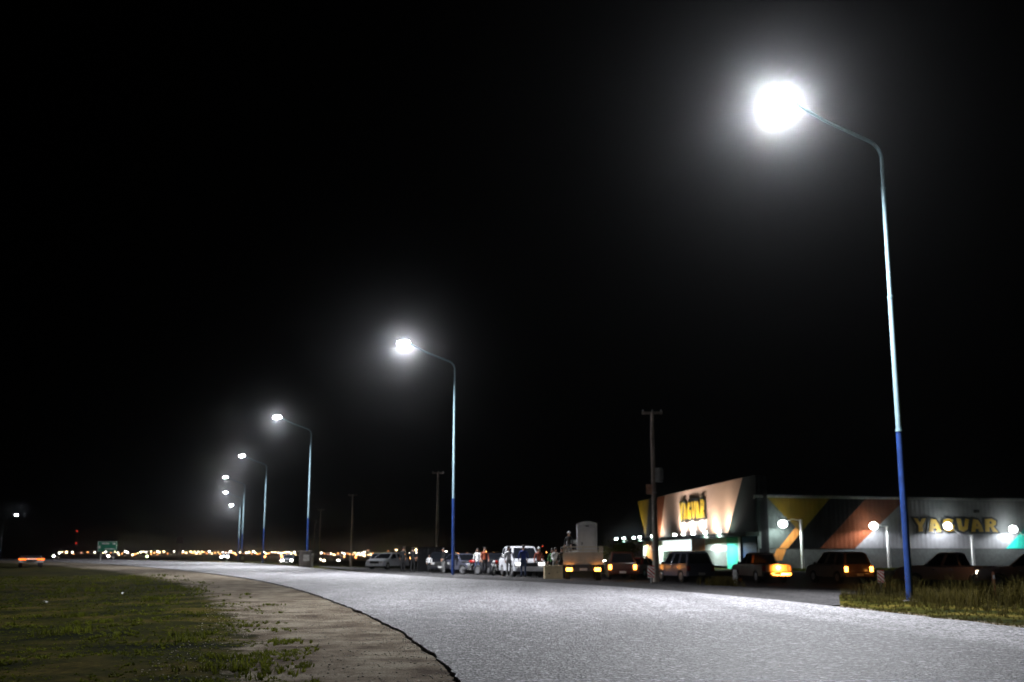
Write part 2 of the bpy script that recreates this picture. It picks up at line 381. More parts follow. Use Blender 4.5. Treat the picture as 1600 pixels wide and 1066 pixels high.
# ------------------------------------------------------------------ street lamps
P1 = atz(1422, 941, -0.09)
H1 = at(1218, 162, P1.y - 0.95).z                     # height of the lamp heads
head1 = at(1218, 162, P1.y - 0.95)
ARM = sqrt((head1.x - P1.x) ** 2 + 0.95 ** 2)
zc = [at(1405, 668, P1.y).z, at(1393, 460, P1.y).z, at(1383, 290, P1.y).z, at(1380, 240, P1.y).z]
ROT1 = atan2(P1.y - head1.y, P1.x - head1.x)           # arm points along local -X
print('P1', P1, 'head', head1, 'arm', ARM, 'z', zc)
M['halo_lens'] = M['led']
def make_lamp():
    root = empty('street_lamp', (0, 0, 0))
    b = MB(); b.tube([(0, 0, -0.35), (0, 0, 0.25), (0, 0, zc[0])], [0.1, 0.1, 0.095], 16); b.build('lower_pole', M['blue'], root, True)
    b = MB(); b.tube([(0, 0, zc[0]), (0, 0, zc[1])], [0.083, 0.08], 16)
    b.tube([(0, 0, zc[1]), (0, 0, zc[2])], [0.07, 0.066], 16); b.build('upper_pole', M['pale'], root, True)
    for z, r in ((zc[0], .1), (zc[1], .086), (zc[2], .073)):
        c = MB(); c.tube([(0, 0, z - .03), (0, 0, z + .03)], r + 0.004, 16); c.build('collar', M['pale'], root, True)
    c = MB(); c.tube([(0, 0, 0.0 - .02), (0, 0, 0.05)], 0.2, 16); c.build('footing', M['concrete'], root, True)
    # arm: rises, bends, runs out to the head
    zt = zc[3] - 0.09; hx = -ARM; hz = H1 + 0.31
    pts = [(0, 0, zc[2]), (0, 0, zt)]
    bend = Vector((-0.42, 0, zt + 0.54)); p0 = Vector((0, 0, zt)); pc = Vector((-0.02, 0, zt + 0.40))
    for k in range(1, 11):
        t = k / 10; pts.append(tuple(p0 * (1 - t) ** 2 + pc * 2 * t * (1 - t) + bend * t * t))
    pts.append((-1.2, 0, zt + 0.79)); pts.append((-1.93, 0, zt + 1.03)); pts.append((hx + 0.35, 0, hz - 0.08))
    a = MB(); a.tube(pts, [0.056] * 2 + [0.052] * 10 + [0.045, 0.04, 0.035], 12); a.build('arm', M['pale'], root, True)
    # head: flat cobra-head LED luminaire, tilted up a little
    tilt = Matrix.Rotation(R(-8), 4, 'Y')
    h = MB()
    ring = []
    prof = [(0.4, 0.05, 0.05), (0.25, 0.11, 0.09), (0.0, 0.16, 0.10), (-0.25, 0.17, 0.085), (-0.42, 0.11, 0.05)]
    vs = []
    for x, wd, ht in prof:
        for k in range(8):
            a_ = 2 * pi * k / 8 + pi / 8
            vs.append(tilt @ Vector((x, wd * cos(a_) * 1.08, ht * 0.5 * (sin(a_) * (1.3 if sin(a_) > 0 else 0.6)))))
    fs = [(i * 8 + k, i * 8 + (k + 1) % 8, (i + 1) * 8 + (k + 1) % 8, (i + 1) * 8 + k) for i in range(4) for k in range(8)]
    fs += [tuple(range(8)), tuple(range(32, 40))]
    h.add(vs, fs); ho = h.build('lamp_head', M['galv'], root, True, loc=(hx, 0, hz))
    g = MB(); g.sphere((0, 0, 0), 1, 16, sc=(0.42, 0.24, 0.15)); lo = g.build('lens', M['led'], ho, True, loc=(-0.08, 0, -0.05))
    lo.rotation_euler = (0, R(-8), 0)
    ld = bpy.data.lights.new('lamp_light', 'SPOT'); ld.energy = LAMP_POWER; ld.color = LAMP_COL
    ld.spot_size = R(168); ld.spot_blend = 1.0; ld.shadow_soft_size = 0.22
    lt = bpy.data.objects.new('lamp_light', ld); COL.objects.link(lt); lt.parent = root; lt.location = (hx - 0.06, 0, hz - 0.24)
    lt.rotation_euler = (0, R(25), 0)      # optics throw the light forward over the road
    return root
proto = make_lamp()
heads = [(1218, 162), (632, 540), (434, 655), (379, 714.5), (353, 747.5), (353, 771), (362, 786.5)]
rots = [ROT1, R(20), R(22), R(24), R(26), R(30), R(34)]
LL = ['nearest and tallest looking street lamp, blue lower pole standing in the verge on the right',
      'second street lamp, bright burst of light, blue foot behind the road by the parked cars',
      'third street lamp along the curve, blue pole rising behind a small grey concrete cabinet',
      'fourth street lamp of the row, alone between the third lamp and the clustered far ones',
      'fifth street lamp, tallest looking of the tight cluster of far lamps',
      'sixth street lamp, its pole just left of the fifth and its head directly below it',
      'seventh street lamp, smallest and farthest of the row along the curve']
lamps = []
for i, (u, v) in enumerate(heads):
    zg = -0.09 if i == 0 else -0.12
    hd = atz(u, v, zg + H1 + 0.09)
    r = rots[i]
    o = proto if i == 0 else copy_tree(proto)
    bx, by = hd.x + ARM * cos(r), hd.y + ARM * sin(r)
    o.location = (bx, by, zg + drop(bx, by)); o.rotation_euler = (0, 0, r)
    tag(o, LL[i], 'street lamp', 'street lamps along the outer edge of the road'); lamps.append(o)
    print('lamp', i, round(bx, 1), round(by, 1))
# the lone lamp at the far left edge
hd = atz(12, 791, H1); o = copy_tree(proto); o.location = (hd.x + 1 - ARM * 0.8, hd.y + ARM * 0.5, gz(hd.x, hd.y)); o.rotation_euler = (0, 0, R(190))
for c_ in o.children:
    if c_.type == 'LIGHT': c_.data = c_.data.copy(); c_.data.energy = 500
tag(o, 'lone street lamp far off at the left edge, white light high above the dark field', 'street lamp', 'street lamps along the outer edge of the road')

# ------------------------------------------------------------------ generic panels
def plane_fn(A, B):
    """coordinates along wall A->B (s metres, z up, d outward to the viewer side)"""
    A = Vector((A[0], A[1], 0)); B = Vector((B[0], B[1], 0)); e = (B - A).normalized(); nrm = Vector((e.y, -e.x, 0))
    def fn(s, z, d): return A + e * s + Vector((0, 0, z)) + nrm * d
    def inv(u, v):
        r = ray(u, v); o = Vector((0, 0, HC)); t = (A - o).dot(nrm) / r.dot(nrm); p = o + r * t
        return (p - A).dot(e), p.z
    return fn, inv, nrm, e

# ------------------------------------------------------------------ the warehouse store
GB = -0.5
CA = at(1185, 865, 122); CB = at(998, 865, 186)
WR = at(1760, 865, 134)
M['c_white'] = clad('white_cladding', (0.22, 0.22, 0.235))
M['c_dark'] = clad('dark_green_cladding', (0.012, 0.02, 0.017), 0.85)
M['c_grey'] = clad('grey_cladding', (0.07, 0.085, 0.085))
M['c_yellow'] = clad('yellow_cladding', (0.22, 0.14, 0.008))
M['c_black'] = clad('black_cladding', (0.003, 0.003, 0.004))
M['c_brown'] = clad('orange_cladding', (0.16, 0.045, 0.018))
M['c_orange'] = clad('bright_orange_cladding', (0.75, 0.3, 0.08))
M['c_teal'] = clad('teal_cladding', (0.03, 0.5, 0.4))
M['plinth'] = mat('painted_block_plinth', (0.07, 0.075, 0.075), 0.8, bump=0.3, bscale=4)
M['sign_yellow'] = mat('sign_yellow', (0.5, 0.29, 0.01), 0.5, var=0.15, scale=0.8)
M['sign_black'] = mat('sign_black', (0.01, 0.01, 0.01), 0.5)
bld = empty('warehouse_store', (CA.x, CA.y, GB), 0, 'long warehouse store with white, yellow, black and orange slanted bands and a raised lit front', 'building')
def bbuild(m_, name, mats, **k):
    # built in world coordinates, shifted under the building's root
    m_.v = [(p[0] - CA.x, p[1] - CA.y, p[2] - GB) for p in m_.v]
    return m_.build(name, mats, bld, **k)
fn, inv, nr, ee = plane_fn((CA.x, CA.y), (WR.x, WR.y))
Lw = (WR.xy - CA.xy).length; ztop = at(1190, 777.5, 122).z
GREYS, WHITES, BLACKS = 0, 1, 2
wall = MB()
base_z = inv(1300, 857)[1]
def P(*uv): return [inv(u, v) for u, v in uv]
# base sheets: white field to the right, grey field at left, butted
sx = inv(1300, 800)[0]
wall.prism([(0, base_z), (sx, base_z), (sx, ztop), (0, ztop)], fn, -0.3, 0, 0)
wall.prism([(sx, base_z), (Lw, base_z), (Lw, ztop), (sx, ztop)], fn, -0.3, 0, 1)
def clipz(poly):
    out = []
    for s, z in poly: out.append((s, min(max(z, base_z + 0.01), ztop - 0.01)))
    return out
def band(p, mi, d=0.03):
    wall.prism(clipz(p), fn, 0.001, d, mi)
band(P((1199, 776), (1296, 776), (1252, 831), (1243, 824)), 2, 0.03)
band(P((1243, 824), (1252, 831), (1231, 857), (1217, 857)), 3, 0.036)
band(P((1296.3, 776), (1352, 776), (1281, 858), (1231.5, 858)), 4, 0.033)
band(P((1352.3, 776), (1414, 776), (1336, 858), (1281.4, 858)), 5, 0.03)
band(P((1606, 820), (1700, 776), (1760, 776), (1700, 858), (1572, 858)), 6, 0.03)
bbuild(wall, 'wall', [M['c_grey'], M['c_white'], M['c_yellow'], M['c_orange'], M['c_black'], M['c_brown'], M['c_teal']])
pl = MB(); pl.prism([(0, GB - 0.3), (Lw, GB - 0.3), (Lw, base_z), (0, base_z)], fn, -0.35, -0.06); bbuild(pl, 'plinth', M['plinth'])
st = MB(); st.prism(clipz(P((1217, 857), (1231, 857))) [:0] or [(inv(1215, 858)[0], base_z - 0.05), (inv(1229, 858)[0], base_z - 0.05), (inv(1222, 870)[0], inv(1222, 876)[1]), (inv(1205, 870)[0], inv(1205, 876)[1])], fn, -0.06, -0.03)
bbuild(st, 'plinth_stripe', M['c_orange'])
tr = MB(); tr.prism([(-0.1, ztop), (Lw, ztop), (Lw, ztop + 0.28), (-0.1, ztop + 0.28)], fn, -0.45, 0.1); bbuild(tr, 'eaves_trim', M['galv'])
rf = MB(); q = [fn(0, ztop + .1, -0.45), fn(Lw, ztop + .1, -0.45), fn(Lw, ztop + .15, -30), fn(9, ztop + .15, -30)]
rf.add(q + [p - Vector((0, 0, 0.2)) for p in q], [(0, 1, 2, 3), (7, 6, 5, 4), (0, 4, 5, 1), (1, 5, 6, 2), (2, 6, 7, 3), (3, 7, 4, 0)]); bbuild(rf, 'roof', M['galv'])
vb = MB(); p = inv(1523, 799); vb.box(fn(p[0], p[1], 0.3), (0.5, 0.4, 0.35)); bbuild(vb, 'vent', M['darkmetal'])

# raised front, runs away from the near corner
f2, i2, n2, e2 = plane_fn((CB.x, CB.y), (CA.x, CA.y))     # s from far corner to near corner, outward = left/viewer
L2 = (CA.xy - CB.xy).length
zt2 = at(1162, 742, 122).z
zb2 = i2(1150, 836)[1]
print('facade', L2, zt2, zb2, 'wall', Lw, ztop, base_z)
fc = MB()
def Q(*uv): return [i2(u, v) for u, v in uv]
zb2 = 3.55
tip = i2(1160, 745)[0]
def sq(u, v): return i2(u, v)[0]
a0, a1 = 0.0, L2
# slanted fields, butted along shared lines, from far to near
lines = [(a0, a0 + 16), (sq(1014, 778), sq(1008, 840)), (sq(1027, 775), sq(1022, 840)), (sq(1038, 772), sq(1030, 840)), (tip, sq(1138, 835)), (a1, a1)]
lines = [(0, 12.0), (sq(1014, 778), sq(1009, 838)), (sq(1027, 775), sq(1022, 838)), (sq(1039, 772), sq(1031, 838)), (tip, sq(1137, 835)), (L2, L2)]
for (t0, b0), (t1, b1), mi in zip(lines[:-1], lines[1:], (2, 4, 3, 1, 0)):
    b0, b1 = max(0, min(b0, b1)), b1
    fc.prism([(b0, zb2), (b1 + 0.001, zb2), (t1, zt2), (t0, zt2)], f2, -0.4, 0, mi)
bbuild(fc, 'front_facade', [M['c_dark'], mat('white_front_panel', (0.62, 0.38, 0.26), 0.5, var=0.05, scale=.3), M['c_yellow'], M['c_brown'], M['c_black']])
cp = MB(); cp.prism([(-14, zb2 - 0.45), (L2, zb2 - 0.45), (L2, zb2 - 0.01), (-14, zb2 - 0.01)], f2, -0.2, 1.3); bbuild(cp, 'canopy', M['c_dark'])
tw = MB(); tw.prism([(0, GB), (L2, GB), (L2, zt2), (0, zt2)], lambda s, z, d: f2(s, z, d), -1.2, -0.9); bbuild(tw, 'back_wall', M['c_black'])
nw = MB(); e3 = Vector((1, 0.1, 0)).normalized()
q = [f2(L2, GB, -0.4), f2(L2, GB, -0.4) + Vector((0.3, -0.06, 0)), ]
nw.box(((CA.x + 0.65), CA.y + 0.9, (zt2 + GB) / 2), (1.1, 1.6, zt2 - GB)); bbuild(nw, 'corner_wall', M['c_black'])
# storefront below the canopy: lit panels and glass
M['backlit'] = emit('backlit_white_panel', (0.9, 1.0, 0.97), 1.3)
M['p_white'] = mat('white_lit_panel', (0.8, 0.82, 0.8), 0.5, var=0.05)
M['p_orange'] = mat('orange_panel', (0.7, 0.25, 0.08), 0.5)
M['p_teal'] = mat('teal_panel', (0.05, 0.55, 0.4), 0.5)
M['p_blue'] = mat('blue_panel', (0.06, 0.2, 0.6), 0.5)
M['shopglass'] = mat('shop_glass', (0.05, 0.1, 0.09), 0.15, var=0.3, scale=0.6)
zs = zb2 - 0.46
def zat(u, v): return i2(u, v)[1]
zmid = GB + 2.1
def shop(nm, u0, u1, z0, z1, m_, d=-0.1):
    b = MB(); b.prism([(sq(u0, 850), z0), (sq(u1, 850), z0), (sq(u1, 850), z1), (sq(u0, 850), z1)], f2, d - 0.1, d); return bbuild(b, nm, m_)
shop('wall_panel', 1028, 1034, GB, zs, M['p_white'])
shop('fascia_panel', 1034.2, 1079, zmid, zs, M['backlit'])
shop('fascia_panel', 1079.2, 1100, zmid, zs, M['p_orange'])
shop('fascia_panel', 1100.2, 1133, zmid, zs, M['p_white'])
shop('wall_panel', 1134.2, 1154, GB, zs, M['p_teal'])
shop('wall_panel', 1158, 1184, GB, zs, M['p_blue'])
shop('column', 1154.4, 1157.6, GB, zs, M['p_white'], 0.1)
shop('shop_window', 1034.2, 1100, GB, zmid - .03, M['shopglass'])
shop('shop_window', 1100.2, 1133, GB + 0.3, zmid - .03, mat('frosted_shop_glass', (0.25, 0.27, 0.27), 0.3))
shop('door_column', 1012, 1021, GB, 3.4, M['p_orange'], 0.3)
shop('column', 1008, 1011.5, GB, 3.4, M['p_white'], 0.3)
for u in (1045, 1056, 1067, 1079, 1090): shop('mullion', u - .35, u + .35, GB, zmid - .05, M['darkmetal'], -0.04)

# canopy lamps (real fittings that are lit)
def spot(name, loc, target, power, col, size=120, blend=0.6, rad=0.15, parent=None):
    ld = bpy.data.lights.new(name, 'SPOT'); ld.energy = power; ld.color = col; ld.spot_size = R(size); ld.spot_blend = blend; ld.shadow_soft_size = rad
    o = bpy.data.objects.new(name, ld); COL.objects.link(o); o.location = loc
    o.rotation_euler = (Vector(target) - Vector(loc)).to_track_quat('-Z', 'Y').to_euler()
    if parent:
        o.parent = parent; o.matrix_parent_inverse = Matrix.Translation(-parent.location)
    return o
M['flood'] = emit('flood_glow', (0.9, 1.0, 0.95), 30.0, False)
cl = [(987, 841), (994.5, 840), (1003, 839), (1012, 838.5), (1033, 837), (1118, 829.5), (1140, 828)]
protoC = None
for k, (u, v) in enumerate(cl):
    s = sq(u, v) if u > 999 else -2.5 - (998 - u) * 0.95
    c = f2(s, zb2 + 0.02, 1.2)
    if not protoC:
        protoC = empty('canopy_floodlight', c, 0)
        h = MB(); h.box((0, 0, 0.16), (0.5, 0.35, 0.28)); h.build('housing', M['galv'], protoC, bevel=0.02)
        h = MB(); h.box((-0.12, -0.2, 0.18), (0.42, 0.06, 0.26)); h.build('lens', M['flood'], protoC)
        o = protoC
    else: o = copy_tree(protoC)
    o.location = c
    tag(o, ['farthest left floodlight of the five in line on the store canopy', 'second floodlight from the left on the store canopy', 'middle one of the line of canopy floodlights left of the utility pole', 'canopy floodlight just left of the concrete utility pole', 'canopy floodlight just right of the utility pole at the end of the white fascia',
            'bright canopy floodlight on the right, over the white and teal shopfront panels', 'last small canopy floodlight at the right, under the tip of the pale front'][k], 'floodlight', 'floodlights on the store canopy')
    if k in (0, 2, 4, 5, 6): spot('flood_light', Vector(c) + n2 * 0.5 + Vector((0, 0, 0.3)), Vector(c) + Vector((0, 0, 3.5)) - n2 * 1.5, 1000 if k < 5 else 1500, (1, .97, .9), 160)
    if k in (1, 3, 4, 5, 6): spot('flood_light', Vector(c) + n2 * 0.6 + Vector((0, 0, -0.1)), Vector(c) + Vector((0, 0, -4)) - n2 * .8, 3000, (0.85, 1.0, 0.92), 170)

# ------------------------------------------------------------------ letters of the shop sign
def letters():
    """jagged display capitals on a 1-high grid: list of (polys, advance)"""
    Y = [[(0, 1), (.34, .96), (.47, .66), (.64, .97), (.98, 1), (.66, .42), (.68, 0), (.3, 0), (.33, .42)]]
    A = [[(0, 0), (.12, .55), (.22, .98), (.62, .9), (.86, .5), (.98, 0), (.6, 0), (.58, .2), (.38, .2), (.36, 0)]]
    G = [[(.1, .12), (0, .5), (.1, .88), (.45, 1), (.86, .9), (.8, .62), (.5, .7), (.38, .5), (.5, .3), (.6, .42), (.5, .52), (.95, .55), (.9, .08), (.45, 0)]]
    U = [[(0, 1), (.38, .97), (.46, .42), (.58, .44), (.68, 1), (1.02, .95), (.84, .18), (.5, 0), (.14, .14)]]
    Rr = [[(0, 0), (.04, .98), (.6, 1), (.94, .82), (.88, .52), (.7, .42), (1.06, 0), (.62, 0), (.46, .34), (.38, .34), (.38, 0)]]
    holes = {1: [(.42, .42), (.54, .42), (.5, .66)], 4: [(.42, .42), (.54, .42), (.5, .66)], 5: [(.38, .6), (.56, .62), (.54, .78), (.38, .78)]}
    out = []; x = 0
    for i, L_ in enumerate([Y, A, G, U, A, Rr]):
        out.append(([(px + x, py) for px, py in L_[0]], [(px + x, py) for px, py in holes[i]] if i in holes else None)); x += 1.06
    return out, x
def offset_poly(poly, d):
    n = len(poly); area = sum(poly[i][0] * poly[(i + 1) % n][1] - poly[(i + 1) % n][0] * poly[i][1] for i in range(n))
    sg = 1 if area > 0 else -1; out = []
    for i in range(n):
        p0 = Vector(poly[i - 1]); p1 = Vector(poly[i]); p2 = Vector(poly[(i + 1) % n])
        a = (p1 - p0).normalized(); b = (p2 - p1).normalized()
        na = Vector((a.y, -a.x)) * sg; nb = Vector((b.y, -b.x)) * sg; m_ = (na + nb)
        if m_.length < 0.3: m_ = na
        m_.normalize(); k = min(1.5, 1 / max(0.4, m_.dot(na))); out.append(tuple(p1 + m_ * d * k))
    return out
def sign(name, fnx, s0, s1, z0, z1, root_loc, label):
    ls, wd = letters()
    root = empty(name, root_loc, 0, label, 'sign', 'signs with the shop name on the warehouse')
    sc = (s1 - s0) / (wd - .04); hh = z1 - z0
    back = MB()
    def F_(a, b, d):
        p = fnx(s0 + a * sc, z0 + b * hh, d); return p - Vector(root_loc)
    for i, (pl_, ho) in enumerate(ls):
        back.prism(offset_poly(pl_, 0.11), F_, 0.04 + i * 0.004, 0.16 + i * 0.004)
    back.build('backing', M['sign_black'], root)
    for pl_, ho in ls:
        b = MB(); b.prism(offset_poly(pl_, -0.035), F_, 0.18, 0.24)
        lo = b.build('letter', M['sign_yellow'], root)
        if ho:
            h = MB(); h.prism(ho, F_, 0.235, 0.25); h.build('counter', M['sign_black'], lo)
    return root
s0, z1_ = inv(1425, 809); s1, z0_ = inv(1558, 832)
sign('shop_sign', fn, s0, s1, z0_, z1_, tuple(fn((s0 + s1) / 2, z0_, 0.02)), 'black edged yellow letters on the long grey side wall, behind the near street lamp')
s0 = sq(1064, 800); s1 = sq(1104, 800); z0_ = i2(1084, 812)[1]; z1_ = i2(1084, 782)[1]
sign('shop_sign', f2, s0, s1, z0_, z1_, tuple(f2((s0 + s1) / 2, z0_, 0.02)), 'brightly washed yellow letters with black edges on the pale raised shop front')
# wash lights at the foot of the lit sign
for k, u in enumerate((1068, 1082, 1098)):
    s = sq(u, 834); c = f2(s, zb2 + 0.02, 1.15)
    o = copy_tree(protoC); o.location = c
    tag(o, ['left', 'middle', 'right'][k] + ' one of the three floodlights washing the lit sign from below', 'floodlight', 'floodlights on the store canopy')
    spot('wash_light', Vector(c) + Vector((0, 0, 0.3)), f2(s, zb2 + 4.5, 0), 9000, (0.95, 0.97, 1.0), 165, 1.0)

# posts with floodlights in front of the long wall
def wall_post(u_post, v_top, u_lamp, v_lamp, label, power, col):
    q_ = fn(0, 0, 1.5); r_ = fn(10, 0, 1.5); inv = plane_fn((q_.x, q_.y), (r_.x, r_.y))[1]
    s, z = inv(u_post, v_top); base = fn(s, GB, 1.5)
    s2, z2 = inv(u_lamp, v_lamp)
    root = empty('post_light', base, 0, label, 'lamp post', 'lamp posts in front of the warehouse wall')
    h = z - GB; dx = fn(s2, 0, 1.5) - fn(s, 0, 1.5)
    b = MB(); b.tube([(0, 0, -0.2), (0, 0, h)], [0.19, 0.15], 12); b.build('post', M['white'], root, True)
    b = MB(); b.tube([(0, 0, h - .1), (dx.x * .5, dx.y * .5, h + .05), (dx.x, dx.y, z2 - GB + .15)], 0.05, 8); b.build('arm', M['white'], root, True)
    hd = MB(); hd.box((dx.x, dx.y, z2 - GB + .12), (0.7, 0.5, 0.22)); ho = hd.build('lamp_head', M['galv'], root, bevel=0.03)
    l = MB(); l.sphere((0, 0, 0), 1, 14, sc=(0.48, 0.3, 0.4)); l.build('lens', M['flood'], ho, True, loc=(dx.x, dx.y, z2 - GB))
    spot('post_lamp_light', (base + Vector((dx.x, dx.y, z2 - GB - .3))), base + Vector((dx.x, dx.y, 0)) - Vector(nr) * -0.0 + Vector((0, 1.0, 0)), power, col, 170, 0.3, 0.25)
wall_post(1251, 812, 1223, 819, 'white post with a glaring lamp before the dark grey and yellow end of the wall', 2200, (0.9, 1, 0.92))
wall_post(1386, 822, 1365, 822, 'white post with a glaring lamp where the orange band meets the white wall', 2200, (0.92, 0.95, 1))
wall_post(1518, 836, 1481, 822, 'white post whose lamp glares in front of the middle of the long wall lettering', 2200, (0.92, 0.95, 1))
wall_post(1612, 836, 1583, 827, 'post with a glaring lamp before the teal band at the right edge', 2200, (0.92, 0.97, 1))

# ------------------------------------------------------------------ vehicles
def poly_side(pts, arches, zb, r):
    """closed side outline with wheel arches along the bottom; pts run from rear bottom over the top to front bottom"""
    out = list(pts)
    for ax in sorted(arches, reverse=True):
        for k in range(9):
            a = pi * k / 8; out.append((ax + r * cos(a), zb + max(0, r * sin(a)) * 0.95))
    return out
SPEC = {
 'pickup': dict(L=5.2, W=1.84, r=0.37, ax=(-1.55, 1.62), zb=0.4, belt=1.08,
   top=[(-2.6, .4), (-2.6, 1.08), (-0.72, 1.09), (1.2, 1.12), (1.9, 1.09), (2.4, 1.0), (2.6, .82), (2.62, .42)],
   cab=((-0.78, 1.18), (-0.55, 0.42), 1.09, 1.78), bed=True),
 'suv': dict(L=4.7, W=1.86, r=0.37, ax=(-1.45, 1.45), zb=0.38, belt=1.06,
   top=[(-2.3, .38), (-2.34, .7), (-2.3, 1.08), (1.1, 1.1), (1.7, 1.07), (2.15, .98), (2.32, .8), (2.34, .4)],
   cab=((-2.26, 1.22), (-1.95, 0.5), 1.08, 1.82), bed=False),
 'hatch': dict(L=4.1, W=1.74, r=0.32, ax=(-1.25, 1.3), zb=0.3, belt=.94,
   top=[(-2.0, .3), (-2.05, .6), (-1.98, .96), (.95, .97), (1.5, .93), (1.9, .8), (2.05, .62), (2.06, .32)],
   cab=((-1.95, 1.1), (-1.45, 0.3), .95, 1.5), bed=False),
 'sedan': dict(L=4.4, W=1.74, r=0.32, ax=(-1.35, 1.35), zb=0.3, belt=.92,
   top=[(-2.2, .3), (-2.24, .7), (-2.15, .95), (-1.3, .96), (1.0, .95), (1.6, .9), (2.05, .78), (2.2, .6), (2.2, .32)],
   cab=((-1.65, 1.1), (-0.95, 0.3), .94, 1.42), bed=False),
}
def paint(name, col, rough=0.3): return mat(name, col, rough, var=0.04, coat=0.5)
TAIL_ON = emit('tail_light_glow', (1.0, 0.32, 0.05), 14, False)
TAIL_ORANGE = emit('amber_light_glow', (1.0, 0.36, 0.05), 12, False)
HEAD_ON = emit('headlight_glow', (1.0, 0.97, 0.9), 3, False)
DIM_HEAD = emit('marker_light_glow', (1.0, 0.8, 0.6), 8, False)
def vehicle(kind, name, pm, u, Y, az, label, cat='car', tail=None, head=None, group='vehicles parked beyond the road', z=None, X=None):
    sp = SPEC[kind]; x = X if X is not None else at(u, HORIZ, Y).x
    gz_ = gz(x, Y) + 0.03 if z is None else z
    root = empty(name, (x, Y, gz_), pi / 2 - R(az), label, cat, group)   # az: heading, clockwise from straight ahead
    W = sp['W']; hw = W / 2; r = sp['r']; zb = sp['zb']
    out = poly_side(sp['top'], sp['ax'], zb, r + 0.06)
    # the side sheets lean in above the waist: three sections across
    b = MB(); n = len(out)
    ks = [(-hw, 1.0), (-hw + .07, 1.0), (hw - .07, 1.0), (hw, 1.0)]
    def sec(y, shrink):
        return [(px * (1 - shrink * .012), y, pz if pz < .7 else pz - shrink * 0.035) for px, pz in out]
    secs = [sec(-hw, 1), sec(-hw + .06, 0), sec(hw - .06, 0), sec(hw, 1)]
    vs = [p for s_ in secs for p in s_]; fs = []
    for i in range(3):
        for k in range(n):
            k2 = (k + 1) % n; fs.append((i * n + k, i * n + k2, (i + 1) * n + k2, (i + 1) * n + k))
    # side caps: split by fan around centre strips
    fs.append(tuple(range(n))[::-1]); fs.append(tuple(3 * n + k for k in range(n)))
    b.add(vs, fs); b.build('body', pm, root)
    (x0, x1), (t0, t1), z0, z1 = sp['cab']
    wb, wt = hw - 0.05, hw - 0.24
    B4 = [Vector((x0, -wb, z0 - .02)), Vector((x1, -wb, z0 - .02)), Vector((x1, wb, z0 - .02)), Vector((x0, wb, z0 - .02))]
    T4 = [Vector((t0, -wt, z1 - .05)), Vector((t1, -wt, z1 - .05)), Vector((t1, wt, z1 - .05)), Vector((t0, wt, z1 - .05))]
    U4 = [Vector((t0 + .12, -wt + .12, z1)), Vector((t1 - .18, -wt + .12, z1)), Vector((t1 - .18, wt - .12, z1)), Vector((t0 + .12, wt - .12, z1))]
    c = MB(); c.add(B4 + T4 + U4, [(0, 3, 2, 1), (8, 9, 10, 11)] + [(i, (i + 1) % 4, 4 + (i + 1) % 4, 4 + i) for i in range(4)] + [(4 + i, 4 + (i + 1) % 4, 8 + (i + 1) % 4, 8 + i) for i in range(4)])
    c.build('cabin', pm, root, bevel=0.05)
    def panel(nm, a, b_, c_, d_, fr, m_, off=0.006):
        nrm = (b_ - a).cross(d_ - a).normalized(); cen = (a + b_ + c_ + d_) / 4
        if nrm.dot(cen - Vector(((x0 + x1) / 2, 0, (z0 + z1) / 2))) < 0: nrm = -nrm
        g = MB(); vs_ = [cen + (p - cen) * fr + nrm * off for p in (a, b_, c_, d_)]
        g.add(vs_ + [p - nrm * (off * .6) for p in vs_], [(0, 1, 2, 3), (7, 6, 5, 4), (0, 4, 5, 1), (1, 5, 6, 2), (2, 6, 7, 3), (3, 7, 4, 0)]); return g.build(nm, m_, root)
    panel('windscreen', B4[1], B4[2], T4[2], T4[1], 0.88, M['glass'])
    panel('rear_window', B4[3], B4[0], T4[0], T4[3], 0.82, M['glass'])
    nwin = 2 if kind in ('pickup', 'sedan') else 3
    for sgn, (bi0, bi1) in ((-1, (0, 1)), (1, (3, 2))):
        for k in range(nwin):
            f0, f1 = k / nwin + 0.02, (k + 1) / nwin - 0.02
            panel('side_window', B4[bi0].lerp(B4[bi1], f0), B4[bi0].lerp(B4[bi1], f1), T4[bi0].lerp(T4[bi1], f1), T4[bi0].lerp(T4[bi1], f0), 0.84, M['glass'])
        dh = MB()
        for k in range(2): dh.box(((x0 + x1) / 2 - 0.5 + k * .9, sgn * (hw + .012), z0 - .18), (.18, .03, .035))
        dh.build('door_handle', M['chrome'], root)
        mr = MB(); mr.box((x1 - .3, sgn * (hw + .08), z0 + .06), (.12, .2, .15)); mr.build('mirror', M['plastic'], root, bevel=0.02)
    for ax in sp['ax']:
        for sgn in (-1, 1):
            t = MB(); yy = sgn * (hw - .12)
            t.tube([(ax, yy - .11, r), (ax, yy - .09, r), (ax, yy + .09, r), (ax, yy + .11, r)], [r - .04, r, r, r - .04], 20); wo = t.build('wheel', M['rubber'], root, True)
            q_ = MB(); q_.tube([(ax, yy + sgn * .10, r), (ax, yy + sgn * .125, r)], [r * .62, r * .55], 14); q_.build('rim', M['rim'], wo, True)
    xr = sp['top'][0][0]; xf = sp['top'][-1][0]; bz = sp['belt']
    for sgn in (-1, 1):
        l = MB(); l.box((xr - .0, sgn * (hw - .13), bz - .23), (.1, .2, .3 if kind != 'sedan' else .16)); l.build('tail_light', tail or M['lens_red'], root, bevel=0.02)
        l = MB(); l.box((xf - .1, sgn * (hw - .24), bz - .27), (.26, .36, .17)); l.build('headlight', head or M['lens_clear'], root, bevel=0.03)
    l = MB(); l.box((xr - .06, 0, zb + .12), (.16, W - .1, .2)); l.build('rear_bumper', M['chrome'] if kind == 'pickup' else pm, root, bevel=0.03)
    l = MB(); l.box((xf - .0, 0, zb + .1), (.2, W - .06, .22)); l.build('front_bumper', pm, root, bevel=0.04)
    l = MB(); l.box((xf - .04, 0, bz - .3), (.12, .9, .22)); l.build('grille', M['plastic'], root, bevel=0.02)
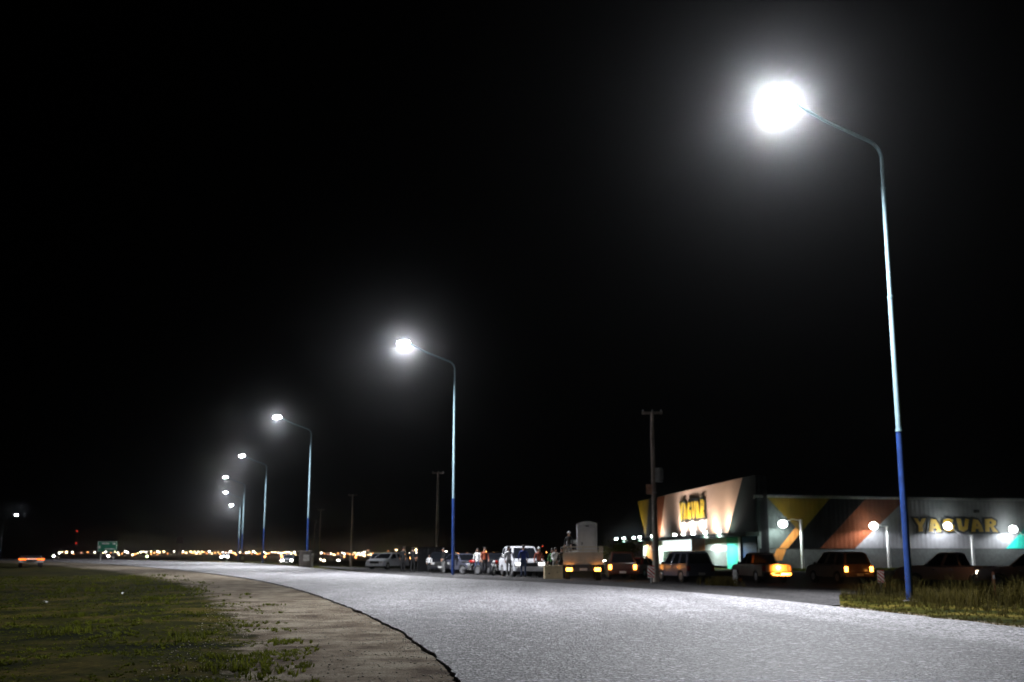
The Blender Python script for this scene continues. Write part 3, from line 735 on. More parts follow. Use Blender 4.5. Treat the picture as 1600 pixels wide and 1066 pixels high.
    l = MB(); l.box((xr - .15, 0, zb + .14), (.015, .42, .13)); l.build('licence_plate', M['plate'], root)
    l = MB(); l.box((xf + .11, 0, zb + .12), (.015, .42, .13)); l.build('licence_plate', M['plate'], root)
    if sp['bed']:
        l = MB(); l.box((xr + 0.96, 0, 1.096), (1.74, W - .22, .012)); l.build('bed_cover', M['plastic'], root)
        l = MB(); l.box((xr - .012, 0, bz - .22), (.03, W - .5, .4)); l.build('tailgate', pm, root, bevel=0.01)
    return root
tan_p = paint('champagne_paint', (0.12, 0.07, 0.045))
sil = paint('silver_paint', (0.11, 0.115, 0.16)); drk = paint('dark_red_paint', (0.05, 0.01, 0.01)); wht = paint('white_car_paint', (0.6, 0.61, 0.65))
blk = paint('black_paint', (0.015, 0.015, 0.02)); brn = paint('brown_paint', (0.22, 0.1, 0.06)); gry = paint('grey_paint', (0.15, 0.15, 0.16)); redp = paint('red_paint', (0.3, 0.015, 0.01))
vA = vehicle('pickup', 'pickup_truck', tan_p, 1187, 70, -9, 'pickup with its tailgate glowing orange, parked before the dark end of the warehouse', 'pickup')
vB = vehicle('suv', 'parked_suv', tan_p, 1309, 68, -13, 'off-road wagon with two bright amber rear lamps, parked before the black and orange bands', 'car', tail=TAIL_ON)
vC = vehicle('pickup', 'pickup_truck', brn, 1484, 59, -52, 'dark brown pickup side on behind the tall grass, right of the near street lamp', 'pickup')
vD = vehicle('pickup', 'pickup_truck', paint('orange_brown_paint', (0.4, 0.16, 0.07)), 1616, 56, -62, 'orange brown pickup cut off by the right edge, nose to the left', 'pickup', head=DIM_HEAD)
vE = vehicle('suv', 'parked_suv', sil, 1068, 71, -17, 'silver wagon with a large dark rear window, parked just right of the utility pole', 'car')
vF = vehicle('suv', 'parked_suv', drk, 970, 76, 3, 'dark red car with two round amber lamps, between the truck and the utility pole', 'car', tail=None)
for sgn, du in ((-1, -14.5), (1, 14.5)):
    pass
for c in vF.children:
    if c.name.startswith('tail_light'): c.data.materials[0] = TAIL_ORANGE
vH = vehicle('suv', 'parked_suv', wht, 815, 69, 168, 'white off-road wagon facing the road with people standing in front', 'car', head=HEAD_ON)
vI = vehicle('sedan', 'parked_car', wht, 606, 100, -155, 'white saloon car at the far side of the road, left of the standing people', 'car')
vJ = vehicle('sedan', 'parked_car', sil, 724, 82, 150, 'silver saloon car just right of the second street lamp', 'car')
vK = vehicle('hatch', 'parked_car', blk, 772, 79, 160, 'black hatchback in the dark, left of the white off-road wagon', 'car')
vL = vehicle('hatch', 'parked_car', blk, 688, 84, 175, 'black hatchback in the dark, just left of the second street lamp', 'car')
vM = vehicle('sedan', 'parked_car', redp, 1001, 84, 30, 'dark red saloon half behind the utility pole, next to the amber lamps', 'car')
# lit amber lamps throw their colour on what is round them
def pt(loc, power, col, rad=0.08):
    ld = bpy.data.lights.new('vehicle_lamp_light', 'POINT'); ld.energy = power; ld.color = col; ld.shadow_soft_size = rad
    o = bpy.data.objects.new('vehicle_lamp_light', ld); COL.objects.link(o); o.location = loc
def local(root, p): return root.location + Matrix.Rotation(root.rotation_euler.z, 3, 'Z') @ Vector(p)
AMB = (1.0, 0.36, 0.07)
for v_, k in ((vB, 3), (vF, 1.2)):
    for sg in (-.75, .75): pt(local(v_, (-2.85, sg, .85)), k, AMB)
spot('added_amber_spot', local(vC, (2.85, .62, .8)), local(vA, (-2.6, -.25, .8)), 4200, (1, .27, .03), 9.5, 0.6, 0.1)  # amber spot added ahead of the brown pickup to light the tailgate
for c_ in vA.children:
    if c_.name.startswith('tailgate'): c_.data.materials[0] = paint('pale_tailgate_paint', (.55, .45, .35))  # tailgate colour lightened so that it looks more strongly lit

# flatbed truck with railed bed, seen from behind
tx = at(909, HORIZ, 66).x; tz = gz(tx, 66) + .03
tk = empty('flatbed_truck', (tx, 66, tz), pi / 2 - R(2), 'cream flatbed truck with railed bed and amber rear lamps, carrying a portable toilet', 'truck', 'vehicles parked beyond the road')
M['cream'] = mat('cream_paint', (0.5, 0.44, 0.34), 0.5, var=0.15)
b = MB(); b.box((-.2, 0, .78), (5.6, .9, .18)); b.build('chassis', M['darkmetal'], tk)
b = MB(); b.box((-.9, 0, .93), (4.0, 2.2, .1)); b.build('bed', M['cream'], tk, bevel=.01)
b = MB(); b.box((-2.93, 0, 1.27), (.06, 2.2, .58)); b.build('tailgate', M['cream'], tk, bevel=.01)
for sg in (-1, 1):
    b = MB(); b.box((-.9, sg * 1.08, 1.2), (3.96, .05, .44)); b.build('side_panel', M['cream'], tk)
    b = MB()
    for x in (-2.88, -1.9, -.9, .1, 1.05): b.box((x, sg * 1.08, 1.62), (.06, .05, .4))
    b.box((-.9, sg * 1.08, 1.84), (4.0, .05, .06)); b.box((-.9, sg * 1.08, 1.6), (4.0, .04, .05)); b.build('rail', M['cream'], tk)
b = MB(); b.box((-2.93, 0, 1.84), (.05, 2.1, .06)); b.box((-2.93, 0, 1.66), (.04, 2.1, .05))
for y in (-.95, 0, .95): b.box((-2.93, y, 1.7), (.045, .05, .26))
b.build('rear_rail', M['cream'], tk)
b = MB(); b.box((-2.95, 0, .6), (.1, 2.0, .16)); b.build('rear_bumper', M['darkmetal'], tk)
b = MB(); b.box((-3.01, 0, .62), (.015, .42, .13)); b.build('licence_plate', M['plate'], tk)
b = MB(); b.add([(1.25, -.95, .7), (2.9, -.95, .7), (2.9, .95, .7), (1.25, .95, .7), (1.25, -.95, 1.5), (2.85, -.95, 1.4), (2.85, .95, 1.4), (1.25, .95, 1.5), (1.3, -.82, 2.25), (2.3, -.82, 2.25), (2.3, .82, 2.25), (1.3, .82, 2.25)],
      [(0, 3, 2, 1), (8, 9, 10, 11)] + [(i, (i + 1) % 4, 4 + (i + 1) % 4, 4 + i) for i in range(4)] + [(4 + i, 4 + (i + 1) % 4, 8 + (i + 1) % 4, 8 + i) for i in range(4)])
cabo = b.build('cab', M['white'], tk, bevel=.03)
b = MB(); b.box((1.26, 0, 1.85), (.03, 1.2, .4)); b.build('rear_window', M['glass'], cabo)
for ax in (-1.9, 2.0):
    for sg in (-1, 1):
        t = MB(); t.tube([(ax, sg * .85 - .14, .42), (ax, sg * .85 + .14, .42)], .42, 20); wo = t.build('wheel', M['rubber'], tk, True)
        t = MB(); t.tube([(ax, sg * .85 + sg * .14, .42), (ax, sg * .85 + sg * .16, .42)], .24, 12); t.build('rim', M['white'], wo, True)
for sg in (-1, 1):
    b = MB(); b.box((-3.0, sg * .78, .62), (.1, .34, .18)); b.build('tail_light', TAIL_ORANGE, tk, bevel=.03)
    pt(local(tk, (-3.15, sg * .78, .62)), 4, AMB)
# portable toilet on the bed
tl = empty('portable_toilet', local(tk, (-1.0, -.28, .985)), tk.rotation_euler.z, 'grey portable toilet with a curved roof, standing on the bed of the flatbed truck', 'portable toilet')
M['toilet'] = mat('grey_plastic', (0.45, 0.45, 0.47), 0.55, var=0.1)
b = MB(); b.box((0, 0, .06), (1.2, 1.2, .12)); b.build('base', M['plastic'], tl)
b = MB(); b.box((0, 0, 1.12), (1.14, 1.14, 2.0)); b.build('cabin_wall', M['toilet'], tl, bevel=.04)
b = MB(); arc = [(-.62, 2.12)] + [(-.62 + 1.24 * k / 10, 2.13 + .17 * sin(pi * k / 10)) for k in range(11)] + [(.62, 2.12)]
b.prism(arc, lambda a, z, d: Vector((d, a, z)), -.62, .62); b.build('roof', mat('white_plastic_roof', (0.55, 0.55, 0.56), .5), tl)
b = MB(); b.box((-.585, 0, 1.08), (.04, .82, 1.8)); dr = b.build('door', M['toilet'], tl, bevel=.01)
b = MB(); b.box((-.62, .3, 1.05), (.04, .06, .16)); b.build('handle', M['plastic'], dr)
b = MB(); b.box((-.59, 0, 2.03), (.03, .2, .06)); b.build('vent', M['plastic'], tl)
# load lumps on the bed: folded frame left of the toilet
b = MB(); b.tube([(-.8, 0, 0.02), (-.4, .1, .55), (.3, 0, .6), (.7, 0, .02)], .03, 6); b.tube([(-.8, .4, .02), (-.4, .5, .5), (.3, .4, .55), (.7, .4, .02)], .03, 6)
fr = b.build('metal_frame', M['galv'], None, True, loc=local(tk, (-1.6, .55, .985))); tag(fr, 'bent metal tube frame lying on the truck bed left of the toilet', 'frame')
# wooden crate in front
cx = at(864, HORIZ, 63)
ct = empty('wooden_crate', (cx.x, 63, gz(cx.x, 63) + .03), R(4), 'pale wooden crate box standing on the ground left of the flatbed truck', 'crate')
M['wood'] = mat('pale_plywood', (0.5, 0.4, 0.24), .7, var=.2, scale=2)
b = MB(); b.box((0, 0, .33), (.98, .7, .64)); b.build('side_board', M['wood'], ct, bevel=.01)
b = MB(); b.box((0, 0, .7), (1.04, .76, .06)); b.box((0, -.36, .6), (1.0, .03, .08)); b.build('lid', M['wood'], ct, bevel=.01)
b = MB(); b.box((-.25, -.365, .3), (.08, .03, .06)); b.box((.2, -.365, .36), (.05, .03, .05)); b.build('latch', M['darkmetal'], ct)

# ------------------------------------------------------------------ people
def person(u, Y, shirt, legs, label, face=180, h=1.75, pose='stand', hat=None, z=None, loc=None):
    x = at(u, HORIZ, Y).x if loc is None else loc[0]; Yy = Y if loc is None else loc[1]
    zg = (gz(x, Yy) + .03) if z is None else z
    k = h / 1.75
    seat = pose == 'sit'
    V = []; E = []; Rd = []
    def v(p, r, par=None):
        V.append(Vector(p) * k); Rd.append((r[0] * k, r[1] * k) if isinstance(r, tuple) else (r * k, r * k))
        if par is not None: E.append((par, len(V) - 1))
        return len(V) - 1
    dz = -0.42 if seat else 0
    pel = v((0, 0, .95 + dz), (.15, .12)); wa = v((0, .0, 1.12 + dz), (.135, .105), pel); ch = v((0, .0, 1.34 + dz), (.16, .115), wa)
    nk0 = v((0, 0, 1.46 + dz), (.075, .07), ch); nk = v((0, .01, 1.53 + dz), .055, nk0); hd = v((0, .03, 1.6 + dz), (.075, .085), nk); ht = v((0, .02, 1.7 + dz), (.075, .09), hd)
    nose = None
    rnd = random.Random(int(u * 7))
    for s in (-1, 1):
        sh = v((s * .19, 0, 1.42 + dz), .062, ch)
        a = rnd.uniform(-.1, .15)
        if pose == 'lean': a = .35
        el = v((s * .26, .02 + a * .4, 1.14 + dz), .046, sh)
        wr = v((s * (.24), .06 + a + (.15 if seat else .05), .92 + dz + (.1 if seat else 0) + max(0, a) * .5), .032, el)
        hn = v((s * .235, .09 + a + (.16 if seat else .06), .85 + dz + (.1 if seat else 0) + max(0, a) * .5), (.04, .022), wr)
        for fo, fl in ((-.026, .06), (-.009, .075), (.009, .07), (.025, .055)):
            v((s * .235 + fo * .3, .09 + a + (.16 if seat else .06) + fo, .85 + dz + (.1 if seat else 0) + max(0, a) * .5 - fl), .009, hn)
        v((s * .2, .13 + a + (.16 if seat else .06), .83 + dz + (.1 if seat else 0) + max(0, a) * .5), .01, hn)
        hp = v((s * .1, 0, .88 + dz), .095, pel)
        if seat:
            kn = v((s * .14, .42, .52), .065, hp); an = v((s * .14, .4, .1), .042, kn); ft = v((s * .15, .54, .04), .04, an)
        else:
            st_ = rnd.uniform(-.04, .12) * s
            kn = v((s * .11, .03 + st_ * .5, .5), .065, hp); an = v((s * .12, -.02 + st_, .1), .042, kn); ft = v((s * .14, .13 + st_, .04), .04, an)
    me = bpy.data.meshes.new('person_tmp'); me.from_pydata([tuple(p) for p in V], E, [])
    tmp = bpy.data.objects.new('person_tmp', me); COL.objects.link(tmp)
    sk = tmp.modifiers.new('s', 'SKIN'); ss = tmp.modifiers.new('b', 'SUBSURF'); ss.levels = 1; ss.render_levels = 1
    lay = me.skin_vertices[0].data if me.skin_vertices else None
    if lay is None:
        bmm = bmesh.new(); bmm.from_mesh(me); bmm.verts.layers.skin.verify(); bmm.to_mesh(me); bmm.free(); lay = me.skin_vertices[0].data
    for i, r_ in enumerate(Rd): lay[i].radius = r_; lay[i].use_root = (i == 0)
    dg = bpy.context.evaluated_depsgraph_get(); m2 = bpy.data.meshes.new_from_object(tmp.evaluated_get(dg))
    bpy.data.objects.remove(tmp)
    m2.materials.clear()
    for mm in (M['skin'], shirt, legs, M['shoe']): m2.materials.append(mm)
    for p in m2.polygons:
        p.use_smooth = True; c = p.center / k
        if c.z > 1.5 + dz: mi = 0
        elif c.z < .09: mi = 3
        elif abs(c.x) > .17 and c.z < 1.0 + dz and c.z > .72 + dz and not (seat and c.y > .3 and abs(c.x) < .2): mi = 0
        elif c.z > .98 + dz: mi = 1
        else: mi = 2
        p.material_index = mi
    root = bpy.data.objects.new('person', m2); COL.objects.link(root); root.location = (x, Yy, zg); root.rotation_euler = (0, 0, R(face))
    tag(root, label, 'person', 'people gathered by the parked vehicles')
    hm = MB(); hm.sphere((0, -.005 * k, (1.705 + dz) * k), .1 * k, 12, sc=(.92, 1.08, .8))
    if hat:
        hm.box((0, .12 * k, (1.69 + dz) * k), (.15 * k, .12 * k, .015)); hm.build('cap', hat, root, True)
    else: hm.build('hair', M['hair'], root, True)
    fm = MB(); fm.sphere((0, .125 * k, (1.615 + dz) * k), .018 * k, 6, sc=(.8, 1, 1.4)); fm.build('nose', M['skin'], root, True)
    return root
C_wh = mat('white_cotton', (.6, .6, .6), .8); C_bk = mat('black_cloth', (.006, .006, .007), .85); C_bl = mat('blue_cloth', (.02, .04, .2), .8)
C_jn = mat('blue_denim', (.05, .07, .14), .85); C_rd = mat('brick_red_cloth', (.3, .07, .04), .8); C_or = mat('orange_cloth', (.22, .04, .012), .8); C_gy = mat('grey_cloth', (.2, .2, .2), .85); C_gn = mat('green_cloth', (.05, .15, .04), .85)
CAPW = mat('white_cap', (.8, .8, .8), .7)
person(818, 65.5, C_bl, C_jn, 'person in dark blue jacket and jeans standing before the white off-road wagon', 10, 1.8)
person(795, 66.5, C_wh, C_gy, 'person in white shirt at the left wing of the white off-road wagon', 200)
person(842, 67, C_rd, C_bk, 'person in brick red shirt and white cap right of the white off-road wagon', 170, hat=CAPW)
person(863, 65.5, C_gn, C_bk, 'person in green top with bare head behind the wooden crate, left of the white top', 150, 1.68)
person(868, 64.6, C_wh, C_gy, 'person in white top bending behind the wooden crate', 190, 1.72, pose='lean')
person(878.5, 63.8, C_bk, C_bk, 'person all in black between the wooden crate and the truck tailgate', 20, 1.75)
lp = local(tk, (-1.2, 1.35 - .6, .985)); person(0, 0, C_bk, C_gy, 'person in black with a white cap standing up on the flatbed truck', 150, 1.72, hat=CAPW, z=lp.z, loc=(lp.x, lp.y))
person(630, 83, C_bk, C_bk, 'left of the two people in black standing right of the white saloon', 30)
person(645, 82, C_bk, C_bk, 'right of the two people in black standing right of the white saloon', -20, 1.7)
person(671, 80, C_wh, C_bk, 'short person in white top before the grey container', 180, 1.2)
person(746, 75, C_wh, C_jn, 'person in white shirt by the motorcycle, right of the second street lamp', 160, 1.68)
person(757, 74.5, C_or, C_bk, 'person in orange shirt beside the one in white by the motorcycle', 200, 1.75)
person(693, 80, C_bk, C_gy, 'person in black close left of the second street lamp', 120, 1.72)

# motorcycles
def motorbike(u, Y, az, label):
    x = at(u, HORIZ, Y).x; root = empty('motorcycle', (x, Y, gz(x, Y) + .03), pi / 2 - R(az), label, 'motorcycle', 'motorcycles by the parked cars')
    for ax in (-.65, .65):
        t = MB()
        pts = [(ax + .27 * cos(a), 0, .31 + .27 * sin(a)) for a in [2 * pi * k / 18 for k in range(19)]]; t.tube(pts, .05, 8, cap=False)
        wo = t.build('wheel', M['rubber'], root, True)
        t = MB(); t.tube([(ax, -.04, .31), (ax, .04, .31)], .2, 14); t.build('rim', M['rim'], wo, True)
    b = MB(); b.tube([(-.65, .06, .31), (-.1, .06, .4), (.1, 0, .75), (.45, 0, .85)], .03, 6); b.tube([(-.65, -.06, .31), (-.1, -.06, .4), (.1, 0, .75)], .03, 6); b.build('frame', M['darkmetal'], root, True)
    b = MB(); b.box((0, 0, .45), (.35, .25, .3)); b.build('engine', M['chrome'], root, bevel=.03)
    b = MB(); b.sphere((.15, 0, .82), .2, 12, sc=(1.3, .6, .65)); b.build('fuel_tank', redp, root, True)
    b = MB(); b.box((-.35, 0, .8), (.62, .22, .09)); b.build('seat', M['plastic'], root, bevel=.03)
    b = MB(); b.tube([(.65, 0, .31), (.45, 0, .95)], .03, 8); b.tube([(.4, -.36, 1.02), (.47, 0, .95), (.4, .36, 1.02)], .018, 6); b.build('fork', M['chrome'], root, True)
    b = MB(); b.sphere((.56, 0, .86), .09, 10); b.build('headlight', M['lens_clear'], root, True)
motorbike(735, 74, 130, 'motorcycle with bright metal standing left of the person in white shirt')
motorbike(777, 72, -160, 'motorcycle in the dark left of the white off-road wagon')

# ------------------------------------------------------------------ utility poles and small street things
M['pole_conc'] = mat('pole_concrete', (0.42, 0.36, 0.31), 0.9, bump=.2, bscale=20)
def utility(u, v0, v1, Y, label, extra=False, z=None):
    x = at(u, HORIZ, Y).x; zg = gz(x, Y) if z is None else z; h = at(u, v0, Y).z - zg
    root = empty('utility_pole', (x, Y, zg), 0, label, 'utility pole', 'concrete utility poles beyond the road')
    b = MB(); b.tube([(0, 0, -.3), (0, 0, h)], [.19, .11], 14); b.build('pole', M['pole_conc'], root, True)
    b = MB(); b.box((0, 0, h - .02), (1.25, .14, .16)); b.build('crossarm', M['pole_conc'], root)
    for s in (-.55, 0.02, .55):
        c = MB(); c.tube([(s, 0, h + .06), (s, 0, h + .12), (s, 0, h + .2)], [.05, .07, .03], 8); c.build('insulator', M['galv'], root, True)
    if extra:
        zz = at(u, 742, Y).z - zg
        b = MB(); b.tube([(.3, -.1, zz - .45), (.3, -.1, zz + .4)], .24, 14)
        for k in range(8):
            a = 2 * pi * k / 8; b.box((.3 + .27 * cos(a), -.1 + .27 * sin(a), zz), (.03, .03, .6))
        b.build('transformer', M['galv'], root, True)
        z1, z2 = at(u, 773, Y).z - zg, at(u, 757, Y).z - zg
        b = MB(); b.box((-.3, -.1, (z1 + z2) / 2), (.36, .05, z2 - z1)); b.build('orange_plate', mat('orange_plate_paint', (.95, .5, .33), .5), root)
        for zz in (1.9, 5.3):
            b = MB(); b.tube([(0, 0, zz - .04), (0, 0, zz + .04)], .2, 14); b.build('band', M['galv'], root, True)
    return root
utility(1024, 645, 905, 68, 'concrete utility pole with transformer, crossarm and orange plate, before the store', True)
utility(683, 739, 890, 118, 'dim utility pole left of the second street lamp', z=-.45)
utility(549, 774, 880, 160, 'very dim utility pole between the third street lamp and the white saloon')
utility(499, 797, 880, 215, 'dim utility pole with a crossarm, just right of the third street lamp')
utility(490, 814, 880, 250, 'smallest dim utility pole close to the third street lamp')
# overhead service: nothing else visible; street cabinets
def cabinet(u, Y, wd, hh, label):
    x = at(u, HORIZ, Y).x; root = empty('concrete_cabinet', (x, Y, gz(x, Y)), R(10), label, 'cabinet')
    b = MB()
    n_ = 6
    for k in range(n_): b.box((0, 0, hh * (k + .5) / n_), (wd * (1 if k % 2 == 0 else .94), wd * .7, hh / n_ * .995))
    b.build('block_stack', M['concrete'], root)
    b = MB(); b.box((0, -.02, hh + .04), (wd * 1.08, wd * .8, .07)); b.build('cap_slab', M['concrete'], root, bevel=.01)
    b = MB(); b.box((wd * .1, -wd * .36, hh * .6), (wd * .5, .03, hh * .4)); b.build('meter_door', M['galv'], root)
Y3 = lamps[2].location.y
cabinet(477, Y3 - 1.5, 1.15, 1.5, 'grey block cabinet at the foot of the third street lamp')
cabinet(378.5, lamps[4].location.y - 2, 0.9, 1.5, 'small grey cabinet at the foot of the fifth street lamp')
def post(u, Y, h, label, m_, r=.06, name='marker_post'):
    x = at(u, HORIZ, Y).x; root = empty(name, (x, Y, gz(x, Y)), 0, label, 'post')
    b = MB(); b.box((0, 0, h / 2), (r * 2, r * 2, h), taper=.9); b.build('post', m_, root, bevel=.01)
    b = MB(); b.box((0, -r - .004, h * .8), (r * 1.6, .008, .15)); b.build('reflector', M['plate'], root)
post(488, Y3 - 1, 1.3, 'short white post right of the grey block cabinet', M['white'], .1)
post(1147, 58, .85, 'short pale post before the pickup with the glowing tailgate', M['white'], .09)
post(1549, 46, 1.0, 'short dim post before the orange brown pickup at the right edge', mat('rusty_post', (.3, .12, .06), .7), .05)
M['s_red'] = mat('stripe_red', (.5, .03, .02), .4); M['s_white'] = mat('stripe_white', (.85, .8, .75), .4)
def delineator(u, v0, v1, wpx, Y, label):
    top = at(u, v0, Y).z; bot = at(u, v1, Y).z; x = at(u, HORIZ, Y).x; zg = gz(x, Y); wd = wpx / F * Y; hh = top - bot
    root = empty('hazard_board', (x, Y, zg), 0, label, 'hazard board', 'red and white striped boards beyond the road')
    b = MB(); b.box((0, .05, (top - zg) / 2 - .1), (.06, .05, top - zg - .1)); b.build('post', M['galv'], root)
    b = MB(); b.box((0, 0, (top + bot) / 2 - zg), (wd, .03, hh)); bo = b.build('board', M['s_white'], root)
    st_ = MB(); per = hh / 3.2
    for k in range(-1, 4):
        zc_ = bot - zg + per * (k + .55); q = []
        for sx_, dz_ in ((-1, 0), (1, -wd * .9), (1, -wd * .9 + per * .5), (-1, per * .5)):
            q.append((sx_ * wd * .495, min(max(zc_ + dz_ + wd * .45, bot - zg), top - zg)))
        if max(p[1] for p in q) - min(p[1] for p in q) > .02: st_.prism(q, lambda a, z_, d: Vector((a, d, z_)), -.022, -.016)
    st_.build('stripe', M['s_red'], bo)
delineator(1016.5, 884, 903, 10, 60, 'red and white striped board at the foot of the utility pole')
delineator(1374, 891, 911, 10, 50, 'red and white striped board left of the near street lamp')

# grey container and low wall behind the people
x = at(673, HORIZ, 104).x
cn = empty('storage_container', (x, 104, gz(x, 104)), R(6), 'dark grey ribbed container behind the people in black', 'container')
b = MB(); b.box((0, 0, 1.05), (2.3, 4, 2.0)); b.build('shell', clad('grey_container_steel', (.16, .16, .17)), cn)
b = MB()
for s in (-1, 1): b.box((s * 1.16, -2.0, 1.05), (.1, .1, 2.06))
b.box((0, -2.02, 2.08), (2.4, .12, .1)); b.box((0, -2.02, .05), (2.4, .12, .1)); b.build('corner_frame', M['darkmetal'], cn)
b = MB()
for s in (-.3, .3): b.tube([(s, -2.06, .1), (s, -2.06, 2.0)], .03, 6)
b.build('lock_bar', M['galv'], cn)

# ------------------------------------------------------------------ far things: sign, truck, mast
x = at(167, HORIZ, 205); zs0, zs1 = at(167, 862, 205).z, at(167, 846, 205).z
sg = empty('road_sign', (x.x, 205, gz(x.x, 205)), R(-6), 'green motorway direction sign with pale lettering far left', 'road sign')
zg = sg.location.z
b = MB(); b.box((0, 0, (zs0 + zs1) / 2 - zg), (3.6, .08, zs1 - zs0)); pn = b.build('panel', mat('sign_green', (.02, .22, .13), .4), sg)
b = MB()
zc_ = (zs0 + zs1) / 2 - zg
for xx, zz, ww, hh in ((-.35, .52, 1.3, .2), (1.25, .5, .45, .28), (-1.45, -.1, .3, .4), (.5, -.45, 1.9, .16)): b.box((xx, -.05, zc_ + zz), (ww, .02, hh))
for s in (-1, 1): b.box((s * 1.76, -.05, zc_), (.04, .02, zs1 - zs0 - .06)); b.box((0, -.05, zc_ + s * ((zs1 - zs0) / 2 - .04)), (3.5, .02, .04))
b.build('marking', M['s_white'], pn)
for s in (-1.2, 1.2): b = MB(); b.tube([(s, .1, -.2), (s, .1, zs1 - zg)], .06, 8); b.build('post', M['galv'], sg, True)
x = at(280, HORIZ, 230)
sg2 = empty('road_sign', (x.x, 230, gz(x.x, 230)), R(-6), 'dim brownish road sign panel left of the row of lamps', 'road sign'); zg = sg2.location.z
b = MB(); b.box((0, 0, at(280, 844, 230).z - zg), (1.5, .06, 1.4)); b.build('panel', mat('sign_brown', (.08, .05, .04), .5), sg2)
b = MB(); b.tube([(0, .08, -.2), (0, .08, at(280, 840, 230).z - zg)], .06, 8); b.build('post', M['galv'], sg2, True)

x = at(49, HORIZ, 118); zt_ = gz(x.x, 118)
bt = empty('box_truck', (x.x, 118, zt_), pi / 2 - R(-24), 'dark truck far left seen from behind with a broad strip of orange rear lamps', 'truck')
b = MB(); b.box((0, 0, .93), (6, 2.4, .2)); b.build('cargo_box', M['plastic'], bt, bevel=.03)
b = MB(); b.box((.5, 0, .75), (7.6, .9, .2)); b.build('chassis', M['darkmetal'], bt)
b = MB(); b.box((4.1, 0, .9), (1.7, 2.2, .6)); b.build('cab', blk, bt, bevel=.1)
for ax in (-2.0, 3.9):
    for s in (-1, 1): t = MB(); t.tube([(ax, s * .95 - .14, .45), (ax, s * .95 + .14, .45)], .45, 18); t.build('wheel', M['rubber'], bt, True)
b = MB(); b.box((-3.05, 0, .62), (.1, 2.3, .14)); b.build('rear_bumper', M['galv'], bt)
FAR_RED = emit('far_tail_glow', (1, .16, .02), 3.5, False)
for yy, ww, mm in ((-.85, .7, FAR_RED), (.85, .7, FAR_RED), (0, .9, emit('pinkish_lamp_glow', (1, .45, .3), 1.8, False))):
    b = MB(); b.box((-3.1, yy, .85), (.1, ww, .15)); b.build('tail_light', mm, bt, bevel=.03)

x = at(118, HORIZ, 800); zg = gz(x.x, 800)
ms = empty('radio_mast', (x.x, 800, zg), 0, 'thin radio mast with two red lamps far left on the horizon', 'mast')
hm_ = at(118, 829, 800).z - zg; b = MB()
for k in range(3):
    a = 2 * pi * k / 3; b.tube([(1.0 * cos(a), 1.0 * sin(a), 0), (.25 * cos(a), .25 * sin(a), hm_)], .06, 6)
for j in range(12):
    z0, z1 = hm_ * j / 12, hm_ * (j + 1) / 12; r0, r1 = 1 - .75 * j / 12, 1 - .75 * (j + 1) / 12
    for k in range(3):
        a, a2 = 2 * pi * k / 3, 2 * pi * (k + 1) / 3; b.tube([(r0 * cos(a), r0 * sin(a), z0), (r1 * cos(a2), r1 * sin(a2), z1)], .035, 4)
b.build('lattice', M['galv'], ms)
RED = emit('red_obstruction_glow', (1.0, .05, .03), 3, False)
for v in (830, 849): b = MB(); b.sphere((0, -.3, at(118, v, 800).z - zg), .33, 8); b.build('red_lamp', RED, ms, True)

# ------------------------------------------------------------------ lights of the town on the horizon
T = dict(w=emit('town_white', (1, .93, .82), 26, False), y=emit('town_warm', (1, .72, .36), 22, False), o=emit('town_orange', (1, .38, .12), 10, False),
         r=emit('town_red', (1, .08, .04), 6, False), g=emit('town_greenish', (.8, 1, .45), 14, False), d=emit('town_dim', (.9, .45, .3), 3, False))
TL = dict(w='white street lamp among the lights of the distant town', y='warm yellow street lamp among the lights of the distant town', o='orange street lamp among the lights of the distant town',
          r='small red lamp among the lights of the distant town', g='greenish yellow lamp among the lights of the distant town', d='faint reddish lamp among the lights of the distant town')
LIGHTS = """84,869,w 93,864,w 97,863,y 104,863,y 113,863,w 115,866,o 148,863,w 161,864,y 165,863,w 169,869,w 173,864,o 180,862,y 184,864,w 186,867,y 196,862,w 199,863,w 207,867,y 211,866,o 215,865,y 220,863,w 224,862,y 228,863,w 236,862,y 236,866,o 230,869.5,g 246,862,w 249,863,y 246,867,o 256,862,y 272,862,w 280,863,d 286,862,w 285,865,o
298,862,y 301,864,o 304,862,y 307,865,y 310,862,w 313,865,y 316,862,y 319,863,o 327,862,w 331,865,y 341,863,y 344,866,o 348,863,w 360,862,w 364,864,o 367,865,y 369,867,o 375,863,y 385,864,w 393,866,o 396,862,w 399,864,y 406,865,o 413,863,w 416,865,y 414,870,o 425,863,w 430,863,y 436,864,w 439,866,y 442,864,y 440,870,o 446,863,y 451,863,w 455,865,y 453,868,o 460,863,w 462,867,y
502,864,w 507,865,o 517,865,w 522,867,y 535,864,w 538,866,w 543,865,o 538,870,o 551,867,o 554,864,y 557,867,y 560,865,w 563,867,y 566,865,w 569,863,w 569,868,y 575,860,d 575,867,y 579,866.5,y 556,871,o 500,874,w 506,876.5,y 529,876,w
594,867,w 606,861,o 619,859.5,y 630,860,y 613,867,y 619,867,w 623,866,w 612,871,y 641,864,w 650,864.5,w 645,859,w 650,859.5,y 655,859.5,w 662,860,y 642,872,o 650,872,d 676,870,d 690,862,o 693,864.5,y 697,862,w 709,862,y 742,867,y 747,865,o 759,862,o 793,862.5,y 823,862.6,y 835,867,w 848,854,r 854,863,o 862,867,w 938,868,w 945,877,w 1007,873,w 578,875.5,r 1064,870,y 1050,872,y
127,864,d 137,863,o 191,865,o 241,864,o 262,865,o 291,864,y 323,865,o 336,864,o 353,864,o 380,866,o 389,863,y 402,866,o 420,865,o 448,866,o 512,866,d 528,865,o 547,866,o 583,865,o 600,866,d 634,866,o 668,864,d 716,865,o 730,864,d 771,864,o 806,863,d"""
proto_t = {}
M['farpole'] = mat('dark_far_pole', (.05, .05, .05), .8)
rl = random.Random(3)
